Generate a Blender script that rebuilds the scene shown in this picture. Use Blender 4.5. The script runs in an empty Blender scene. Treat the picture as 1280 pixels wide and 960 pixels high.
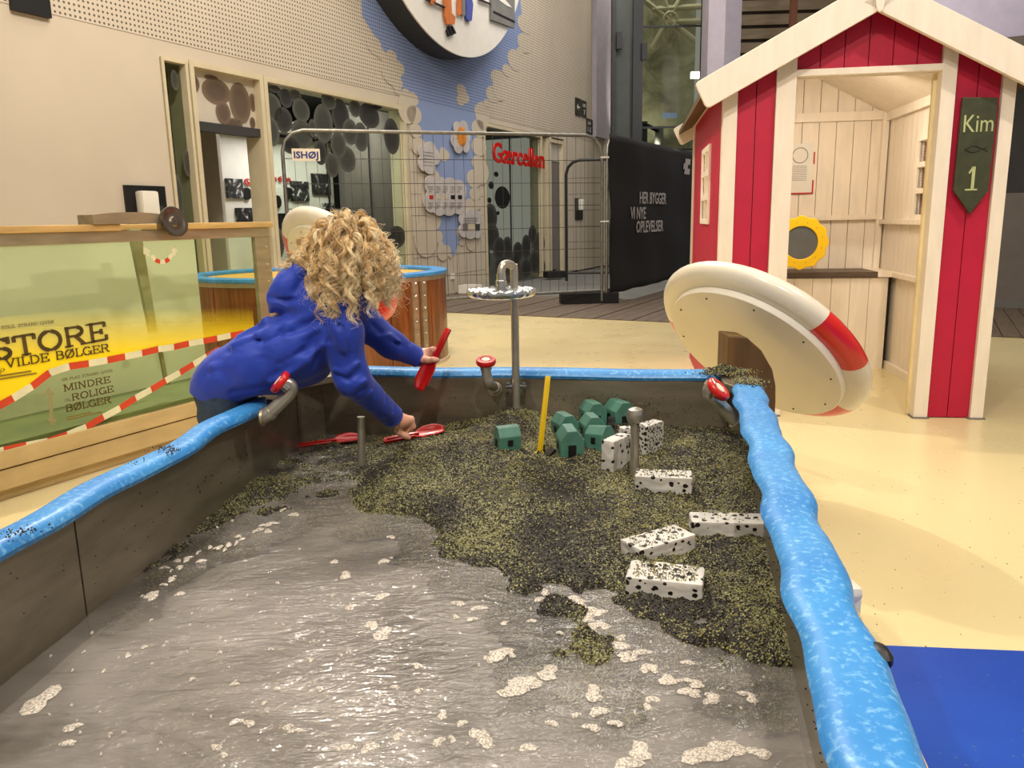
import bpy, bmesh, math, random
import numpy as np
from mathutils import Vector, Matrix
from math import sin, cos, pi, radians
random.seed(7); RNG = np.random.default_rng(7)
SC = bpy.context.scene
COL = SC.collection
# ------------------------------------------------------------------ camera, world, lights
CAM_H = 1.05; FPX = 1000.0
_dn = Vector((95., -4854., FPX)).normalized(); _up = -_dn
_fw = (Vector((0, 0, 1)) - _up * _up[2]).normalized()
_rt = _fw.cross(_up)
if _rt[0] < 0: _rt = -_rt
AX = [_rt, _fw, _up]                               # world axes written in camera coords (right, up, forward)
cam = bpy.data.cameras.new('camera'); camo = bpy.data.objects.new('camera', cam); COL.objects.link(camo)
cam.sensor_width = 36.0; cam.lens = 36.0 * FPX / 1280.0; cam.clip_start = 0.05; cam.clip_end = 200
R_ = Matrix(((_rt[0], _rt[1], -_rt[2]), (_fw[0], _fw[1], -_fw[2]), (_up[0], _up[1], -_up[2])))
camo.matrix_world = Matrix.Translation((0, 0, CAM_H)) @ R_.to_4x4()
SC.camera = camo
vs = SC.view_settings; vs.view_transform = 'Standard'; vs.look = 'None'; vs.gamma = 1; vs.exposure = 0.08
w = bpy.data.worlds.new('hall_light'); SC.world = w; w.use_nodes = True
w.node_tree.nodes['Background'].inputs[0].default_value = (1.0, .92, .82, 1)
w.node_tree.nodes['Background'].inputs[1].default_value = 0.33
def lamp(kind, loc, target, power, color=(1, .89, .76), size=.3, spot=None, blend=.4, sy=None):
    l = bpy.data.lights.new(kind.lower() + '_lamp', kind); o = bpy.data.objects.new(kind.lower() + '_lamp', l); COL.objects.link(o)
    l.energy = power; l.color = color
    if kind == 'AREA':
        l.size = size
        if sy: l.shape = 'RECTANGLE'; l.size_y = sy
    else: l.shadow_soft_size = size
    if spot: l.spot_size = radians(spot); l.spot_blend = blend
    o.location = loc; d = Vector(target) - Vector(loc); o.rotation_euler = d.to_track_quat('-Z', 'Y').to_euler()
    return o
lamp('SPOT', (-1.3, 5.4, 5.0), (.6, 2.6, .3), 480, size=.06, spot=75)       # key on the basin and buoy, from behind left
lamp('SPOT', (.2, -1.6, 4.6), (1.6, 4.0, .8), 420, size=.08, spot=70)       # front spot on the hut
lamp('SPOT', (-1.6, -.6, 4.4), (-.2, 2.0, .5), 330, size=.12, spot=75)      # front left spot on the child and basin
lamp('SPOT', (2.9, 1.2, 4.8), (1.4, 2.6, 0), 300, size=.1, spot=80)
lamp('AREA', (0, 2.5, 5.6), (0, 2.6, 0), 110, size=4.0)
lamp('AREA', (-1.5, 7.5, 6.5), (-1.2, 8.5, 0), 260, size=4.0)
lamp('AREA', (1.5, 12.0, 6.5), (1.2, 13, 0), 200, color=(1, .93, .86), size=3.0)
lamp('SPOT', (-.5, 4.2, 5.0), (-2.6, 7.6, 1.8), 500, size=.3, spot=80)
def ray(px, py):
    c = Vector((px - 640, 480 - py, FPX)); return Vector((AX[0].dot(c), AX[1].dot(c), AX[2].dot(c)))
CO = Vector((0, 0, CAM_H))
def onz(px, py, z=0.):
    r = ray(px, py); return CO + r * ((z - CAM_H) / r[2])
def ony(px, py, y):
    r = ray(px, py); return CO + r * (y / r[1])
def onpl(px, py, p, n):
    r = ray(px, py); return CO + r * ((Vector(p) - CO).dot(n) / r.dot(n))
# ------------------------------------------------------------------ materials
def lin(c):
    return tuple(((x / 255) / 12.92 if x / 255 <= .04045 else ((x / 255 + .055) / 1.055) ** 2.4) for x in c) + (1,)
MATS = {}
class NT:
    def __init__(s, m): s.m = m; s.t = m.node_tree; s.b = s.t.nodes['Principled BSDF']
    def n(s, typ, **kw):
        nd = s.t.nodes.new(typ)
        for k, v in kw.items():
            if k.startswith('_'): nd.inputs[k[1:].replace('_', ' ')].default_value = v
            else: setattr(nd, k, v)
        return nd
    def l(s, a, b): s.t.links.new(a, b)
    def math(s, op, a, b=None, clamp=False):
        nd = s.t.nodes.new('ShaderNodeMath'); nd.operation = op; nd.use_clamp = clamp
        for i, x in enumerate((a, b)):
            if x is None: continue
            if isinstance(x, (int, float)): nd.inputs[i].default_value = x
            else: s.l(x, nd.inputs[i])
        return nd.outputs[0]
    def coord(s, kind='Object', scale=(1, 1, 1)):
        c = s.n('ShaderNodeTexCoord'); mp = s.n('ShaderNodeMapping'); mp.inputs['Scale'].default_value = scale
        s.l(c.outputs[kind], mp.inputs[0]); return mp.outputs[0]
    def noise(s, vec, scale, detail=4, rough=.55, dist=0):
        nd = s.n('ShaderNodeTexNoise'); nd.inputs['Scale'].default_value = scale; nd.inputs['Detail'].default_value = detail
        nd.inputs['Roughness'].default_value = rough; nd.inputs['Distortion'].default_value = dist
        s.l(vec, nd.inputs['Vector']); return nd.outputs[0]
    def vor(s, vec, scale, out=0, feature='F1'):
        nd = s.n('ShaderNodeTexVoronoi'); nd.feature = feature; nd.inputs['Scale'].default_value = scale; s.l(vec, nd.inputs['Vector']); return nd.outputs[out]
    def ramp(s, fac, stops, interp='LINEAR'):
        nd = s.n('ShaderNodeValToRGB'); cr = nd.color_ramp; cr.interpolation = interp
        while len(cr.elements) < len(stops): cr.elements.new(.5)
        for e, (p, c) in zip(cr.elements, stops): e.position = p; e.color = c if len(c) == 4 else lin(c)
        s.l(fac, nd.inputs[0]); return nd.outputs[0]
    def mix(s, fac, a, b, mode='MIX'):
        nd = s.n('ShaderNodeMix', data_type='RGBA', blend_type=mode)
        for i, x in ((0, fac), (6, a), (7, b)):
            if isinstance(x, (int, float, tuple)): nd.inputs[i].default_value = x
            else: s.l(x, nd.inputs[i])
        return nd.outputs[2]
    def bump(s, h, strength=.3, dist=.01):
        nd = s.n('ShaderNodeBump'); nd.inputs['Strength'].default_value = strength; nd.inputs['Distance'].default_value = dist
        s.l(h, nd.inputs['Height']); s.l(nd.outputs[0], s.b.inputs['Normal']); return nd
def mat(name, col, rough=.5, metal=0, var=0.08, scale=6., bump=None, stretch=(1, 1, 1), spec=None, coat=0, emit=None, col2=None, trans=None):
    if name in MATS: return MATS[name]
    m = bpy.data.materials.new(name); m.use_nodes = True; t = NT(m); b = t.b
    b.inputs['Roughness'].default_value = rough; b.inputs['Metallic'].default_value = metal
    if spec is not None: b.inputs['Specular IOR Level'].default_value = spec
    if coat: b.inputs['Coat Weight'].default_value = coat; b.inputs['Coat Roughness'].default_value = .1
    v = t.coord('Object', stretch); nz = t.noise(v, scale)
    c = lin(col); d = lin(col2) if col2 else tuple(x * (1 - 2.2 * var) for x in c[:3]) + (1,)
    e = c if col2 else tuple(min(1, x * (1 + var)) for x in c[:3]) + (1,)
    t.l(t.ramp(nz, [(.3, d), (.7, e)]), b.inputs['Base Color'])
    if bump: t.bump(t.noise(t.coord('Object', stretch), bump[0], 3), bump[1], .01)
    if emit: b.inputs['Emission Color'].default_value = lin(emit[0]); b.inputs['Emission Strength'].default_value = emit[1]
    MATS[name] = m; return m
def newmat(name):
    m = bpy.data.materials.new(name); m.use_nodes = True; MATS[name] = m; return m, NT(m)
def glass_mat(name, col=(1, 1, 1), tint=.9, refl=.12):
    m = bpy.data.materials.new(name); m.use_nodes = True; t = NT(m); nt = m.node_tree
    tr = t.n('ShaderNodeBsdfTransparent'); tr.inputs[0].default_value = tuple(x * tint for x in col) + (1,)
    gl = t.n('ShaderNodeBsdfGlossy'); gl.inputs['Roughness'].default_value = .03
    lw = t.n('ShaderNodeLayerWeight'); lw.inputs[0].default_value = refl
    mx = t.n('ShaderNodeMixShader'); t.l(lw.outputs['Fresnel'], mx.inputs[0]); t.l(tr.outputs[0], mx.inputs[1]); t.l(gl.outputs[0], mx.inputs[2])
    nt.links.new(mx.outputs[0], nt.nodes['Material Output'].inputs[0]); MATS[name] = m; return m
# ------------------------------------------------------------------ object helpers
WM = {}
def props(o, label=None, cat=None, group=None, kind=None):
    if label: o['label'] = label
    if cat: o['category'] = cat
    if group: o['group'] = group
    if kind: o['kind'] = kind
    return o
def thing(name, label, cat, loc=(0, 0, 0), rotz=0, group=None, kind=None):
    o = bpy.data.objects.new(name, None); COL.objects.link(o); o.empty_display_size = .1
    o.location = loc; o.rotation_euler = (0, 0, rotz)
    WM[o.name] = Matrix.Translation(loc) @ Matrix.Rotation(rotz, 4, 'Z')
    return props(o, label, cat, group, kind)
def basis(d):
    d = Vector(d).normalized(); a = Vector((0, 0, 1)) if abs(d.z) < .95 else Vector((1, 0, 0))
    u = d.cross(a).normalized(); return u, d.cross(u).normalized(), d
class MB:
    def __init__(s, M=None): s.v = []; s.f = []; s.M = M or Matrix.Identity(4)
    def add(s, vs_, fs_, M=None):
        k = len(s.v); T = s.M @ M if M is not None else s.M
        s.v += [tuple(T @ Vector(p)) for p in vs_]; s.f += [tuple(i + k for i in f) for f in fs_]; return s
    def box(s, lo, hi, M=None):
        x0, y0, z0 = lo; x1, y1, z1 = hi
        return s.add([(x0, y0, z0), (x1, y0, z0), (x1, y1, z0), (x0, y1, z0), (x0, y0, z1), (x1, y0, z1), (x1, y1, z1), (x0, y1, z1)],
                     [(0, 3, 2, 1), (4, 5, 6, 7), (0, 1, 5, 4), (1, 2, 6, 5), (2, 3, 7, 6), (3, 0, 4, 7)], M)
    def bevbox(s, lo, hi, b=.004, M=None):
        bm = bmesh.new(); bmesh.ops.create_cube(bm, size=1)
        c = [(a + d) / 2 for a, d in zip(lo, hi)]; e = [d - a for a, d in zip(lo, hi)]
        for v in bm.verts: v.co = Vector((v.co.x * e[0] + c[0], v.co.y * e[1] + c[1], v.co.z * e[2] + c[2]))
        bmesh.ops.bevel(bm, geom=bm.edges[:], offset=b, segments=2, profile=.6, affect='EDGES')
        bm.verts.index_update(); s.add([v.co for v in bm.verts], [[v.index for v in f.verts] for f in bm.faces], M); bm.free(); return s
    def prism(s, pts, h0, h1, M=None):            # polygon in xy extruded h0..h1 along z, fans done by ngons
        n = len(pts); v = [(x, y, h0) for x, y in pts] + [(x, y, h1) for x, y in pts]
        return s.add(v, [tuple(range(n))[::-1], tuple(range(n, 2 * n))] + [(i, (i + 1) % n, n + (i + 1) % n, n + i) for i in range(n)], M)
    def tube(s, pts, r, n=10, cap=True, M=None, closed=False):
        pts = [Vector(p) for p in pts]; m = len(pts); rs = r if isinstance(r, (list, tuple)) else [r] * m
        V = []; F = []; u = None
        for i, p in enumerate(pts):
            a = pts[(i - 1) % m] if (i > 0 or closed) else p; b = pts[(i + 1) % m] if (i < m - 1 or closed) else p
            d = (b - a).normalized()
            if u is None: u = basis(d)[0]
            u = (u - d * u.dot(d)).normalized(); w_ = d.cross(u)
            for k in range(n):
                t = 2 * pi * k / n; V.append(p + (u * cos(t) + w_ * sin(t)) * rs[i])
        for i in range(m if closed else m - 1):
            for k in range(n):
                F.append((i * n + k, i * n + (k + 1) % n, ((i + 1) % m) * n + (k + 1) % n, ((i + 1) % m) * n + k))
        if cap and not closed: F += [tuple(range(n))[::-1], tuple(range((m - 1) * n, m * n))]
        return s.add(V, F, M)
    def lathe(s, prof, n=32, M=None, cap=True):   # (r, z) around z
        V = [(r * cos(2 * pi * k / n), r * sin(2 * pi * k / n), z) for r, z in prof for k in range(n)]; m = len(prof)
        F = [(i * n + k, i * n + (k + 1) % n, (i + 1) * n + (k + 1) % n, (i + 1) * n + k) for i in range(m - 1) for k in range(n)]
        if cap: F += [tuple(range(n))[::-1], tuple(range((m - 1) * n, m * n))]
        return s.add(V, F, M)
    def sphere(s, c, r, n=12, M=None):
        r = r if isinstance(r, (tuple, list)) else (r, r, r); V = []; F = []; h = n // 2
        for i in range(h + 1):
            for k in range(n):
                a = pi * i / h; b = 2 * pi * k / n; V.append((c[0] + r[0] * sin(a) * cos(b), c[1] + r[1] * sin(a) * sin(b), c[2] + r[2] * cos(a)))
        F = [(i * n + k, (i + 1) * n + k, (i + 1) * n + (k + 1) % n, i * n + (k + 1) % n) for i in range(h) for k in range(n)]
        return s.add(V, F, M)
    def build(s, name, m=None, parent=None, smooth=False, world=False, bevel=None):
        me = bpy.data.meshes.new(name); me.from_pydata(s.v, [], s.f); me.validate(); me.update()
        return link(me, name, m, parent, smooth, world, bevel)
def link(me, name, m=None, parent=None, smooth=False, world=False, bevel=None):
    bm = bmesh.new(); bm.from_mesh(me)
    if len(bm.verts) < 30000:
        bmesh.ops.remove_doubles(bm, verts=bm.verts[:], dist=1e-5); bmesh.ops.recalc_face_normals(bm, faces=bm.faces[:])
    bm.to_mesh(me); bm.free()
    if smooth:
        me.shade_smooth()
        if smooth != 'all': me.set_sharp_from_angle(angle=radians(38))
    o = bpy.data.objects.new(name, me); COL.objects.link(o)
    if m is not None: me.materials.append(m if not isinstance(m, str) else MATS[m])
    if parent is not None:
        o.parent = parent
        if world: o.matrix_parent_inverse = WM.get(parent.name, Matrix.Identity(4)).inverted()
    if bevel:
        b = o.modifiers.new('bevel', 'BEVEL'); b.width = bevel; b.segments = 2; b.limit_method = 'ANGLE'
    return o
def kids(o): return [c for c in bpy.data.objects if c.parent == o]
def dup(o, parent=None, **kw):
    ch = kids(o); c = o.copy(); COL.objects.link(c)
    if parent is not None: c.parent = parent
    for k in ch: dup(k, c)
    for k, v in kw.items():
        if k == 'loc': c.location = v
        elif k == 'rotz': c.rotation_euler[2] = v
        elif k == 'rot': c.rotation_euler = v
        elif k == 'scale': c.scale = v
        else: c[k] = v
    return c
def mark(o, c):
    o.color = c
def frame(org, xd, zd=(0, 0, 1)):                 # local x along xd, local z along zd, local y = z cross x
    x = Vector(xd).normalized(); z = Vector(zd).normalized(); z = (z - x * z.dot(x)).normalized(); y = z.cross(x)
    M = Matrix((x, y, z)).transposed().to_4x4(); M.translation = Vector(org); return M
def text(name, s, M, h, m, parent=None, width=None, depth=.002, align='LEFT', shear=0, bold=0, world=True, spacing=1):
    """lettering in the local x (reading) / z (up) plane of M, facing local -y"""
    cu = bpy.data.curves.new(name, 'FONT'); cu.body = s; cu.size = 1; cu.extrude = .5; cu.align_x = align; cu.shear = shear; cu.offset = bold
    cu.space_character = spacing; cu.resolution_u = 2
    to = bpy.data.objects.new(name, cu); COL.objects.link(to); dg = bpy.context.evaluated_depsgraph_get(); dg.update()
    me = bpy.data.meshes.new_from_object(to.evaluated_get(dg)); bpy.data.objects.remove(to); bpy.data.curves.remove(cu)
    co = np.empty(len(me.vertices) * 3); me.vertices.foreach_get('co', co); co = co.reshape(-1, 3)
    wd = co[:, 0].max() - co[:, 0].min(); sx = h / .72 if width is None else width / wd
    if align == 'LEFT': co[:, 0] -= co[:, 0].min()
    T = M
    co2 = [T @ Vector((x * sx, -(z + .5) * depth - .0006, y * h / .72)) for x, y, z in co]
    me.vertices.foreach_set('co', np.array([tuple(c) for c in co2]).ravel()); me.update()
    me.materials.clear()
    return link(me, name, m, parent, False, world)
def smoothpoly(pts, k=6):
    """closed Catmull-Rom"""
    n = len(pts); out = []
    for i in range(n):
        p0, p1, p2, p3 = [Vector(pts[(i + j - 1) % n]) for j in range(4)]
        for q in range(k):
            t = q / k; out.append(tuple(.5 * ((2 * p1) + (p2 - p0) * t + (2 * p0 - 5 * p1 + 4 * p2 - p3) * t * t + (3 * p1 - p0 - 3 * p2 + p3) * t ** 3)))
    return out
def crpath(pts, k=6):
    n = len(pts); out = []
    P = [Vector(p) for p in pts]; P = [P[0]] + P + [P[-1]]
    for i in range(1, n):
        p0, p1, p2, p3 = P[i - 1:i + 3]
        for q in range(k):
            t = q / k; out.append(.5 * ((2 * p1) + (p2 - p0) * t + (2 * p0 - 5 * p1 + 4 * p2 - p3) * t * t + (3 * p1 - p0 - 3 * p2 + p3) * t ** 3))
    out.append(P[-1]); return out
# ------------------------------------------------------------------ implicit surfaces for the figure
class Field:
    def __init__(s, lo, hi, res):
        s.lo = np.array(lo, np.float32); s.res = res; s.n = tuple(int(math.ceil((b - a) / res)) + 1 for a, b in zip(lo, hi))
        s.g = np.full(s.n, .2, np.float32)
    def _box(s, lo, hi):
        a = np.maximum(0, np.floor((np.array(lo) - s.lo) / s.res).astype(int)); b = np.minimum(s.n, np.ceil((np.array(hi) - s.lo) / s.res).astype(int) + 1)
        if (b <= a).any(): return None
        sl = tuple(slice(x, y) for x, y in zip(a, b))
        ax = [s.lo[i] + s.res * np.arange(a[i], b[i], dtype=np.float32) for i in range(3)]
        return sl, np.meshgrid(*ax, indexing='ij')
    def _u(s, sl, d, k):
        a = s.g[sl]; h = np.clip(.5 + .5 * (d - a) / k, 0, 1); s.g[sl] = d * (1 - h) + a * h - k * h * (1 - h)
    def cone(s, p, q, r1, r2=None, k=.015, sub=False):
        r2 = r1 if r2 is None else r2; p = np.array(p, np.float32); q = np.array(q, np.float32); r = max(r1, r2) + k + 3 * s.res
        bx = s._box(np.minimum(p, q) - r, np.maximum(p, q) + r)
        if not bx: return s
        sl, (X, Y, Z) = bx; ba = q - p; L = float(ba @ ba) + 1e-12
        t = np.clip(((X - p[0]) * ba[0] + (Y - p[1]) * ba[1] + (Z - p[2]) * ba[2]) / L, 0, 1)
        d = np.sqrt((X - p[0] - t * ba[0]) ** 2 + (Y - p[1] - t * ba[1]) ** 2 + (Z - p[2] - t * ba[2]) ** 2) - (r1 + (r2 - r1) * t)
        if sub:
            a = s.g[sl]; h = np.clip(.5 - .5 * (a + d) / k, 0, 1); s.g[sl] = a * (1 - h) - d * h + k * h * (1 - h)
        else: s._u(sl, d, k)
        return s
    def chain(s, pts, rs, k=.015):
        for i in range(len(pts) - 1): s.cone(pts[i], pts[i + 1], rs[i], rs[i + 1], k)
        return s
    def ell(s, c, r, R=None, k=.015, sub=False):
        c = np.array(c, np.float32); m = max(r) + k + 3 * s.res; bx = s._box(c - m, c + m)
        if not bx: return s
        sl, (X, Y, Z) = bx; P = np.stack([X - c[0], Y - c[1], Z - c[2]], -1)
        if R is not None: P = P @ np.array(R, np.float32)   # columns of R = local axes in world
        r = np.array(r, np.float32); k0 = np.sqrt(((P / r) ** 2).sum(-1)); k1 = np.sqrt(((P / r ** 2) ** 2).sum(-1)) + 1e-6; d = k0 * (k0 - 1) / k1
        if sub:
            a = s.g[sl]; h = np.clip(.5 - .5 * (a + d) / k, 0, 1); s.g[sl] = a * (1 - h) - d * h + k * h * (1 - h)
        else: s._u(sl, d, k)
        return s
    def fold(s, pts, amp, wid):                    # ridge (amp>0) or groove (amp<0) along a line near the surface
        for p, q in zip(pts[:-1], pts[1:]):
            p = np.array(p, np.float32); q = np.array(q, np.float32); r = wid * 2.6
            bx = s._box(np.minimum(p, q) - r, np.maximum(p, q) + r)
            if not bx: continue
            sl, (X, Y, Z) = bx; ba = q - p; L = float(ba @ ba) + 1e-12
            t = np.clip(((X - p[0]) * ba[0] + (Y - p[1]) * ba[1] + (Z - p[2]) * ba[2]) / L, 0, 1)
            d2 = (X - p[0] - t * ba[0]) ** 2 + (Y - p[1] - t * ba[1]) ** 2 + (Z - p[2] - t * ba[2]) ** 2
            s.g[sl] -= amp * np.exp(-d2 / wid ** 2)
        return s
    def cut(s, p, n):                              # keep the side n points away from
        n = np.array(n, np.float32); n /= np.linalg.norm(n)
        ax = [s.lo[i] + s.res * np.arange(s.n[i], dtype=np.float32) for i in range(3)]
        d = (ax[0] - p[0])[:, None, None] * n[0] + (ax[1] - p[1])[None, :, None] * n[1] + (ax[2] - p[2])[None, None, :] * n[2]
        s.g = np.maximum(s.g, d); return s
    def at(s, P):
        q = (P - s.lo) / s.res; i = np.clip(np.round(q).astype(int), 1, np.array(s.n) - 2)
        g = s.g; v = g[i[:, 0], i[:, 1], i[:, 2]]
        N = np.stack([g[i[:, 0] + 1, i[:, 1], i[:, 2]] - g[i[:, 0] - 1, i[:, 1], i[:, 2]], g[i[:, 0], i[:, 1] + 1, i[:, 2]] - g[i[:, 0], i[:, 1] - 1, i[:, 2]],
                      g[i[:, 0], i[:, 1], i[:, 2] + 1] - g[i[:, 0], i[:, 1], i[:, 2] - 1]], -1)
        return v, N / (np.linalg.norm(N, axis=1, keepdims=True) + 1e-9)
    def mesh(s, name, m, parent=None, world=True, iters=1):
        g = s.g; S = g < 0; n = np.array(s.n)
        c = [S[i:n[0] - 1 + i, j:n[1] - 1 + j, k:n[2] - 1 + k] for i in (0, 1) for j in (0, 1) for k in (0, 1)]
        allc = np.logical_and.reduce(c); anyc = np.logical_or.reduce(c); M = anyc & ~allc
        idx = np.argwhere(M); ID = np.full(M.shape, -1, np.int64); ID[M] = np.arange(len(idx))
        acc = np.zeros((len(idx), 3)); cnt = np.zeros(len(idx))
        corners = [(i, j, k) for i in (0, 1) for j in (0, 1) for k in (0, 1)]
        for a in corners:
            for ax in range(3):
                if a[ax]: continue
                b = list(a); b[ax] = 1
                ia = idx + a; ib = idx + b; va = g[ia[:, 0], ia[:, 1], ia[:, 2]]; vb = g[ib[:, 0], ib[:, 1], ib[:, 2]]
                x = (va < 0) != (vb < 0); t = np.where(x, va / np.where(x, va - vb, 1), 0)
                pt = np.array(a, float)[None] + 0 * acc; pt[:, ax] += t; acc += pt * x[:, None]; cnt += x
        V = (idx + acc / cnt[:, None]) * s.res + s.lo
        F = []
        for ax in range(3):
            o = [0, 0, 0]; o[ax] = 1; b1, b2 = [(1, 2), (2, 0), (0, 1)][ax]
            A = S[:n[0] - o[0], :n[1] - o[1], :n[2] - o[2]]; B = S[o[0]:, o[1]:, o[2]:]
            E = np.argwhere(A != B); E = E[(E[:, b1] > 0) & (E[:, b2] > 0)]; E = E[(E < (n - 1)).all(1)]
            flip = ~S[E[:, 0], E[:, 1], E[:, 2]]
            def q(d1, d2):
                e = E.copy(); e[:, b1] -= d1; e[:, b2] -= d2; return ID[e[:, 0], e[:, 1], e[:, 2]]
            Q = np.stack([q(1, 1), q(0, 1), q(0, 0), q(1, 0)], 1); Q[flip] = Q[flip][:, ::-1]; F.append(Q[(Q >= 0).all(1)])
        F = np.concatenate(F)
        me = bpy.data.meshes.new(name); me.vertices.add(len(V)); me.vertices.foreach_set('co', V.ravel().astype(np.float32))
        me.loops.add(len(F) * 4); me.loops.foreach_set('vertex_index', F.ravel().astype(np.int32)); me.polygons.add(len(F))
        me.polygons.foreach_set('loop_start', np.arange(0, len(F) * 4, 4, dtype=np.int32)); me.update(calc_edges=True); me.validate()
        me.shade_smooth()
        o = bpy.data.objects.new(name, me); COL.objects.link(o); me.materials.append(m)
        if parent is not None:
            o.parent = parent; o.matrix_parent_inverse = WM.get(parent.name, Matrix.Identity(4)).inverted()
        if iters:
            sm = o.modifiers.new('smooth', 'SMOOTH'); sm.factor = .5; sm.iterations = iters
        return o
# ------------------------------------------------------------------ shared materials
def build_mats():
    # yellow cast floor
    m, t = newmat('floor_yellow'); v = t.coord(); t.l(t.mix(t.math('GREATER_THAN', t.noise(v, 110, 2), .78), t.ramp(t.noise(v, .8, 3), [(.3, (214, 198, 148)), (.7, (223, 208, 160))]), lin((150, 125, 80))), t.b.inputs['Base Color'])
    t.l(t.ramp(t.noise(v, 3, 4), [(.3, (.24,) * 3 + (1,)), (.7, (.36,) * 3 + (1,))]), t.b.inputs['Roughness']); t.b.inputs['Specular IOR Level'].default_value = .35; t.bump(t.noise(v, 14, 2), .04, .01)
    m, t = newmat('floor_blue'); v = t.coord(); t.l(t.mix(t.math('GREATER_THAN', t.noise(v, 130, 2), .72), t.ramp(t.noise(v, 2, 3), [(.3, (14, 62, 160)), (.7, (22, 76, 178))]), lin((90, 110, 130))), t.b.inputs['Base Color'])
    t.b.inputs['Roughness'].default_value = .4
    mat('concrete', (118, 118, 114), .7, var=.06, scale=3, bump=(60, .1))
    m, t = newmat('deck_wood'); v = t.coord('Object', (1.5, 14, 14)); t.l(t.ramp(t.noise(v, 3, 6, .7), [(.25, (74, 62, 52)), (.5, (104, 90, 76)), (.8, (126, 112, 96))]), t.b.inputs['Base Color']); t.b.inputs['Roughness'].default_value = .6; t.bump(t.noise(v, 8, 4), .3, .005)
    # wall: plain below, perforated panels above z = 2.6
    def peg(name, ca, cb, zmin=2.6):
        m, t = newmat(name); c = t.n('ShaderNodeTexCoord'); sp = t.n('ShaderNodeSeparateXYZ'); t.l(c.outputs['Object'], sp.inputs[0])
        def cell(o): return t.math('SUBTRACT', t.math('FRACT', t.math('DIVIDE', o, .042)), .5)
        x = cell(sp.outputs[0]); z = cell(sp.outputs[2]); r = t.math('ADD', t.math('MULTIPLY', x, x), t.math('MULTIPLY', z, z))
        hole = t.math('MULTIPLY', t.math('LESS_THAN', r, .055), t.math('GREATER_THAN', sp.outputs[2], zmin))
        base = t.ramp(t.noise(c.outputs['Object'], 1.2, 3), [(.3, ca), (.7, cb)])
        t.l(t.mix(hole, base, lin(tuple(int(k * .45) for k in ca))), t.b.inputs['Base Color']); t.b.inputs['Roughness'].default_value = .75; return m
    peg('wall_white', (196, 184, 164), (204, 192, 172)); peg('mural_blue', (132, 150, 190), (140, 158, 198))
    mat('wall_plain', (198, 190, 174), .7, var=.03); mat('lavender', (176, 168, 178), .7, var=.04)
    mat('trim_cream', (206, 194, 162), .5, var=.04); mat('cream', (232, 218, 194), .5, var=.03, scale=9, bump=(40, .05))
    mat('black', (14, 14, 15), .45, var=.02); mat('black_matte', (24, 23, 24), .85, var=.1, scale=2); mat('dark_grey', (52, 52, 52), .6); mat('mid_grey', (118, 112, 106), .7, var=.05)
    mat('white', (228, 224, 214), .5, var=.02); mat('white_plastic', (232, 228, 214), .3, var=.03, scale=3, coat=.3)
    mat('red', (196, 18, 14), .32, var=.06, coat=.35); mat('bright_red', (214, 24, 14), .3, var=.04, coat=.4); mat('text_red', (190, 36, 30), .6)
    mat('print_grey', (160, 152, 150), .7); mat('pale_print', (196, 190, 186), .7)
    mat('galv', (150, 148, 140), .35, .85, var=.12, scale=20); mat('wire', (74, 72, 66), .45, .6)
    mat('chrome', (205, 205, 205), .12, 1, var=.02); mat('pipe_steel', (186, 180, 168), .3, .8, var=.06, scale=25)
    mat('stone_print_dark', (60, 62, 58), .6)
    # pebble print: pale at the edge, dark centre, fine speckle
    for nm, ca, cb in (('pebble_glass', (58, 60, 54), (88, 90, 82)), ('pebble_warm', (92, 76, 62), (120, 102, 84)), ('pebble_dark', (38, 39, 37), (70, 70, 66))):
        m, t = newmat(nm); c = t.n('ShaderNodeTexCoord'); mp = t.n('ShaderNodeMapping'); mp.inputs['Location'].default_value = (-1, -1, -1); mp.inputs['Scale'].default_value = (2, 2, 2); t.l(c.outputs['Generated'], mp.inputs[0])
        sp = t.n('ShaderNodeSeparateXYZ'); t.l(mp.outputs[0], sp.inputs[0])
        r = t.math('ADD', t.math('MULTIPLY', sp.outputs[0], sp.outputs[0]), t.math('MULTIPLY', sp.outputs[2], sp.outputs[2]))
        k = t.math('ADD', r, t.math('MULTIPLY', t.math('SUBTRACT', t.noise(t.coord(), 120, 2), .5), .5))
        t.l(t.ramp(k, [(.3, ca), (1.0, cb)]), t.b.inputs['Base Color']); t.b.inputs['Roughness'].default_value = .6
    glass_mat('glass', (.90, .95, .90), .84, .07); glass_mat('clear_glass', (.97, .99, .98), .95, .06)
    m, t = newmat('photo_print'); v = t.coord('Object', (1, 1, 1)); t.l(t.ramp(t.noise(v, 7, 3, .6, 1.5), [(.45, (14, 14, 14)), (.58, (60, 60, 60)), (.66, (220, 220, 216))]), t.b.inputs['Base Color'])
build_mats()
# ------------------------------------------------------------------ floor
BG = radians(27.6); DX, DY = sin(BG), cos(BG)     # grid of the building: along (DX, DY)
Dv = Vector((DX, DY, 0)); Nv = Vector((DY, -DX, 0))
P0 = onz(562, 391); P1 = onz(1280, 423); ed = (P1 - P0).normalized()
q0 = P0 - ed * 6; q1 = P1 + ed * 3
mb = MB(); mb.add([(-9, -3, 0), (8, -3, 0), (8, q1.y, 0), tuple(q1)[:2] + (0,), tuple(q0)[:2] + (0,), (-9, q0.y, 0)], [(0, 1, 2, 3, 4, 5)])
props(mb.build('floor', 'floor_yellow'), 'pale yellow cast floor with fine speckles', kind='structure')
b0 = onz(1105, 808); b1 = onz(1280, 815); bd = (b1 - b0).normalized()
mb = MB(); a = b0 - bd * .5; b = b0 + bd * 4
mb.prism([(a.x, a.y), (a.x, -2.5), (b.x, -2.5), (b.x, b.y)], .0, .003)
props(mb.build('floor_blue', 'floor_blue'), 'blue floor field beside the water table', kind='structure')
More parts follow.
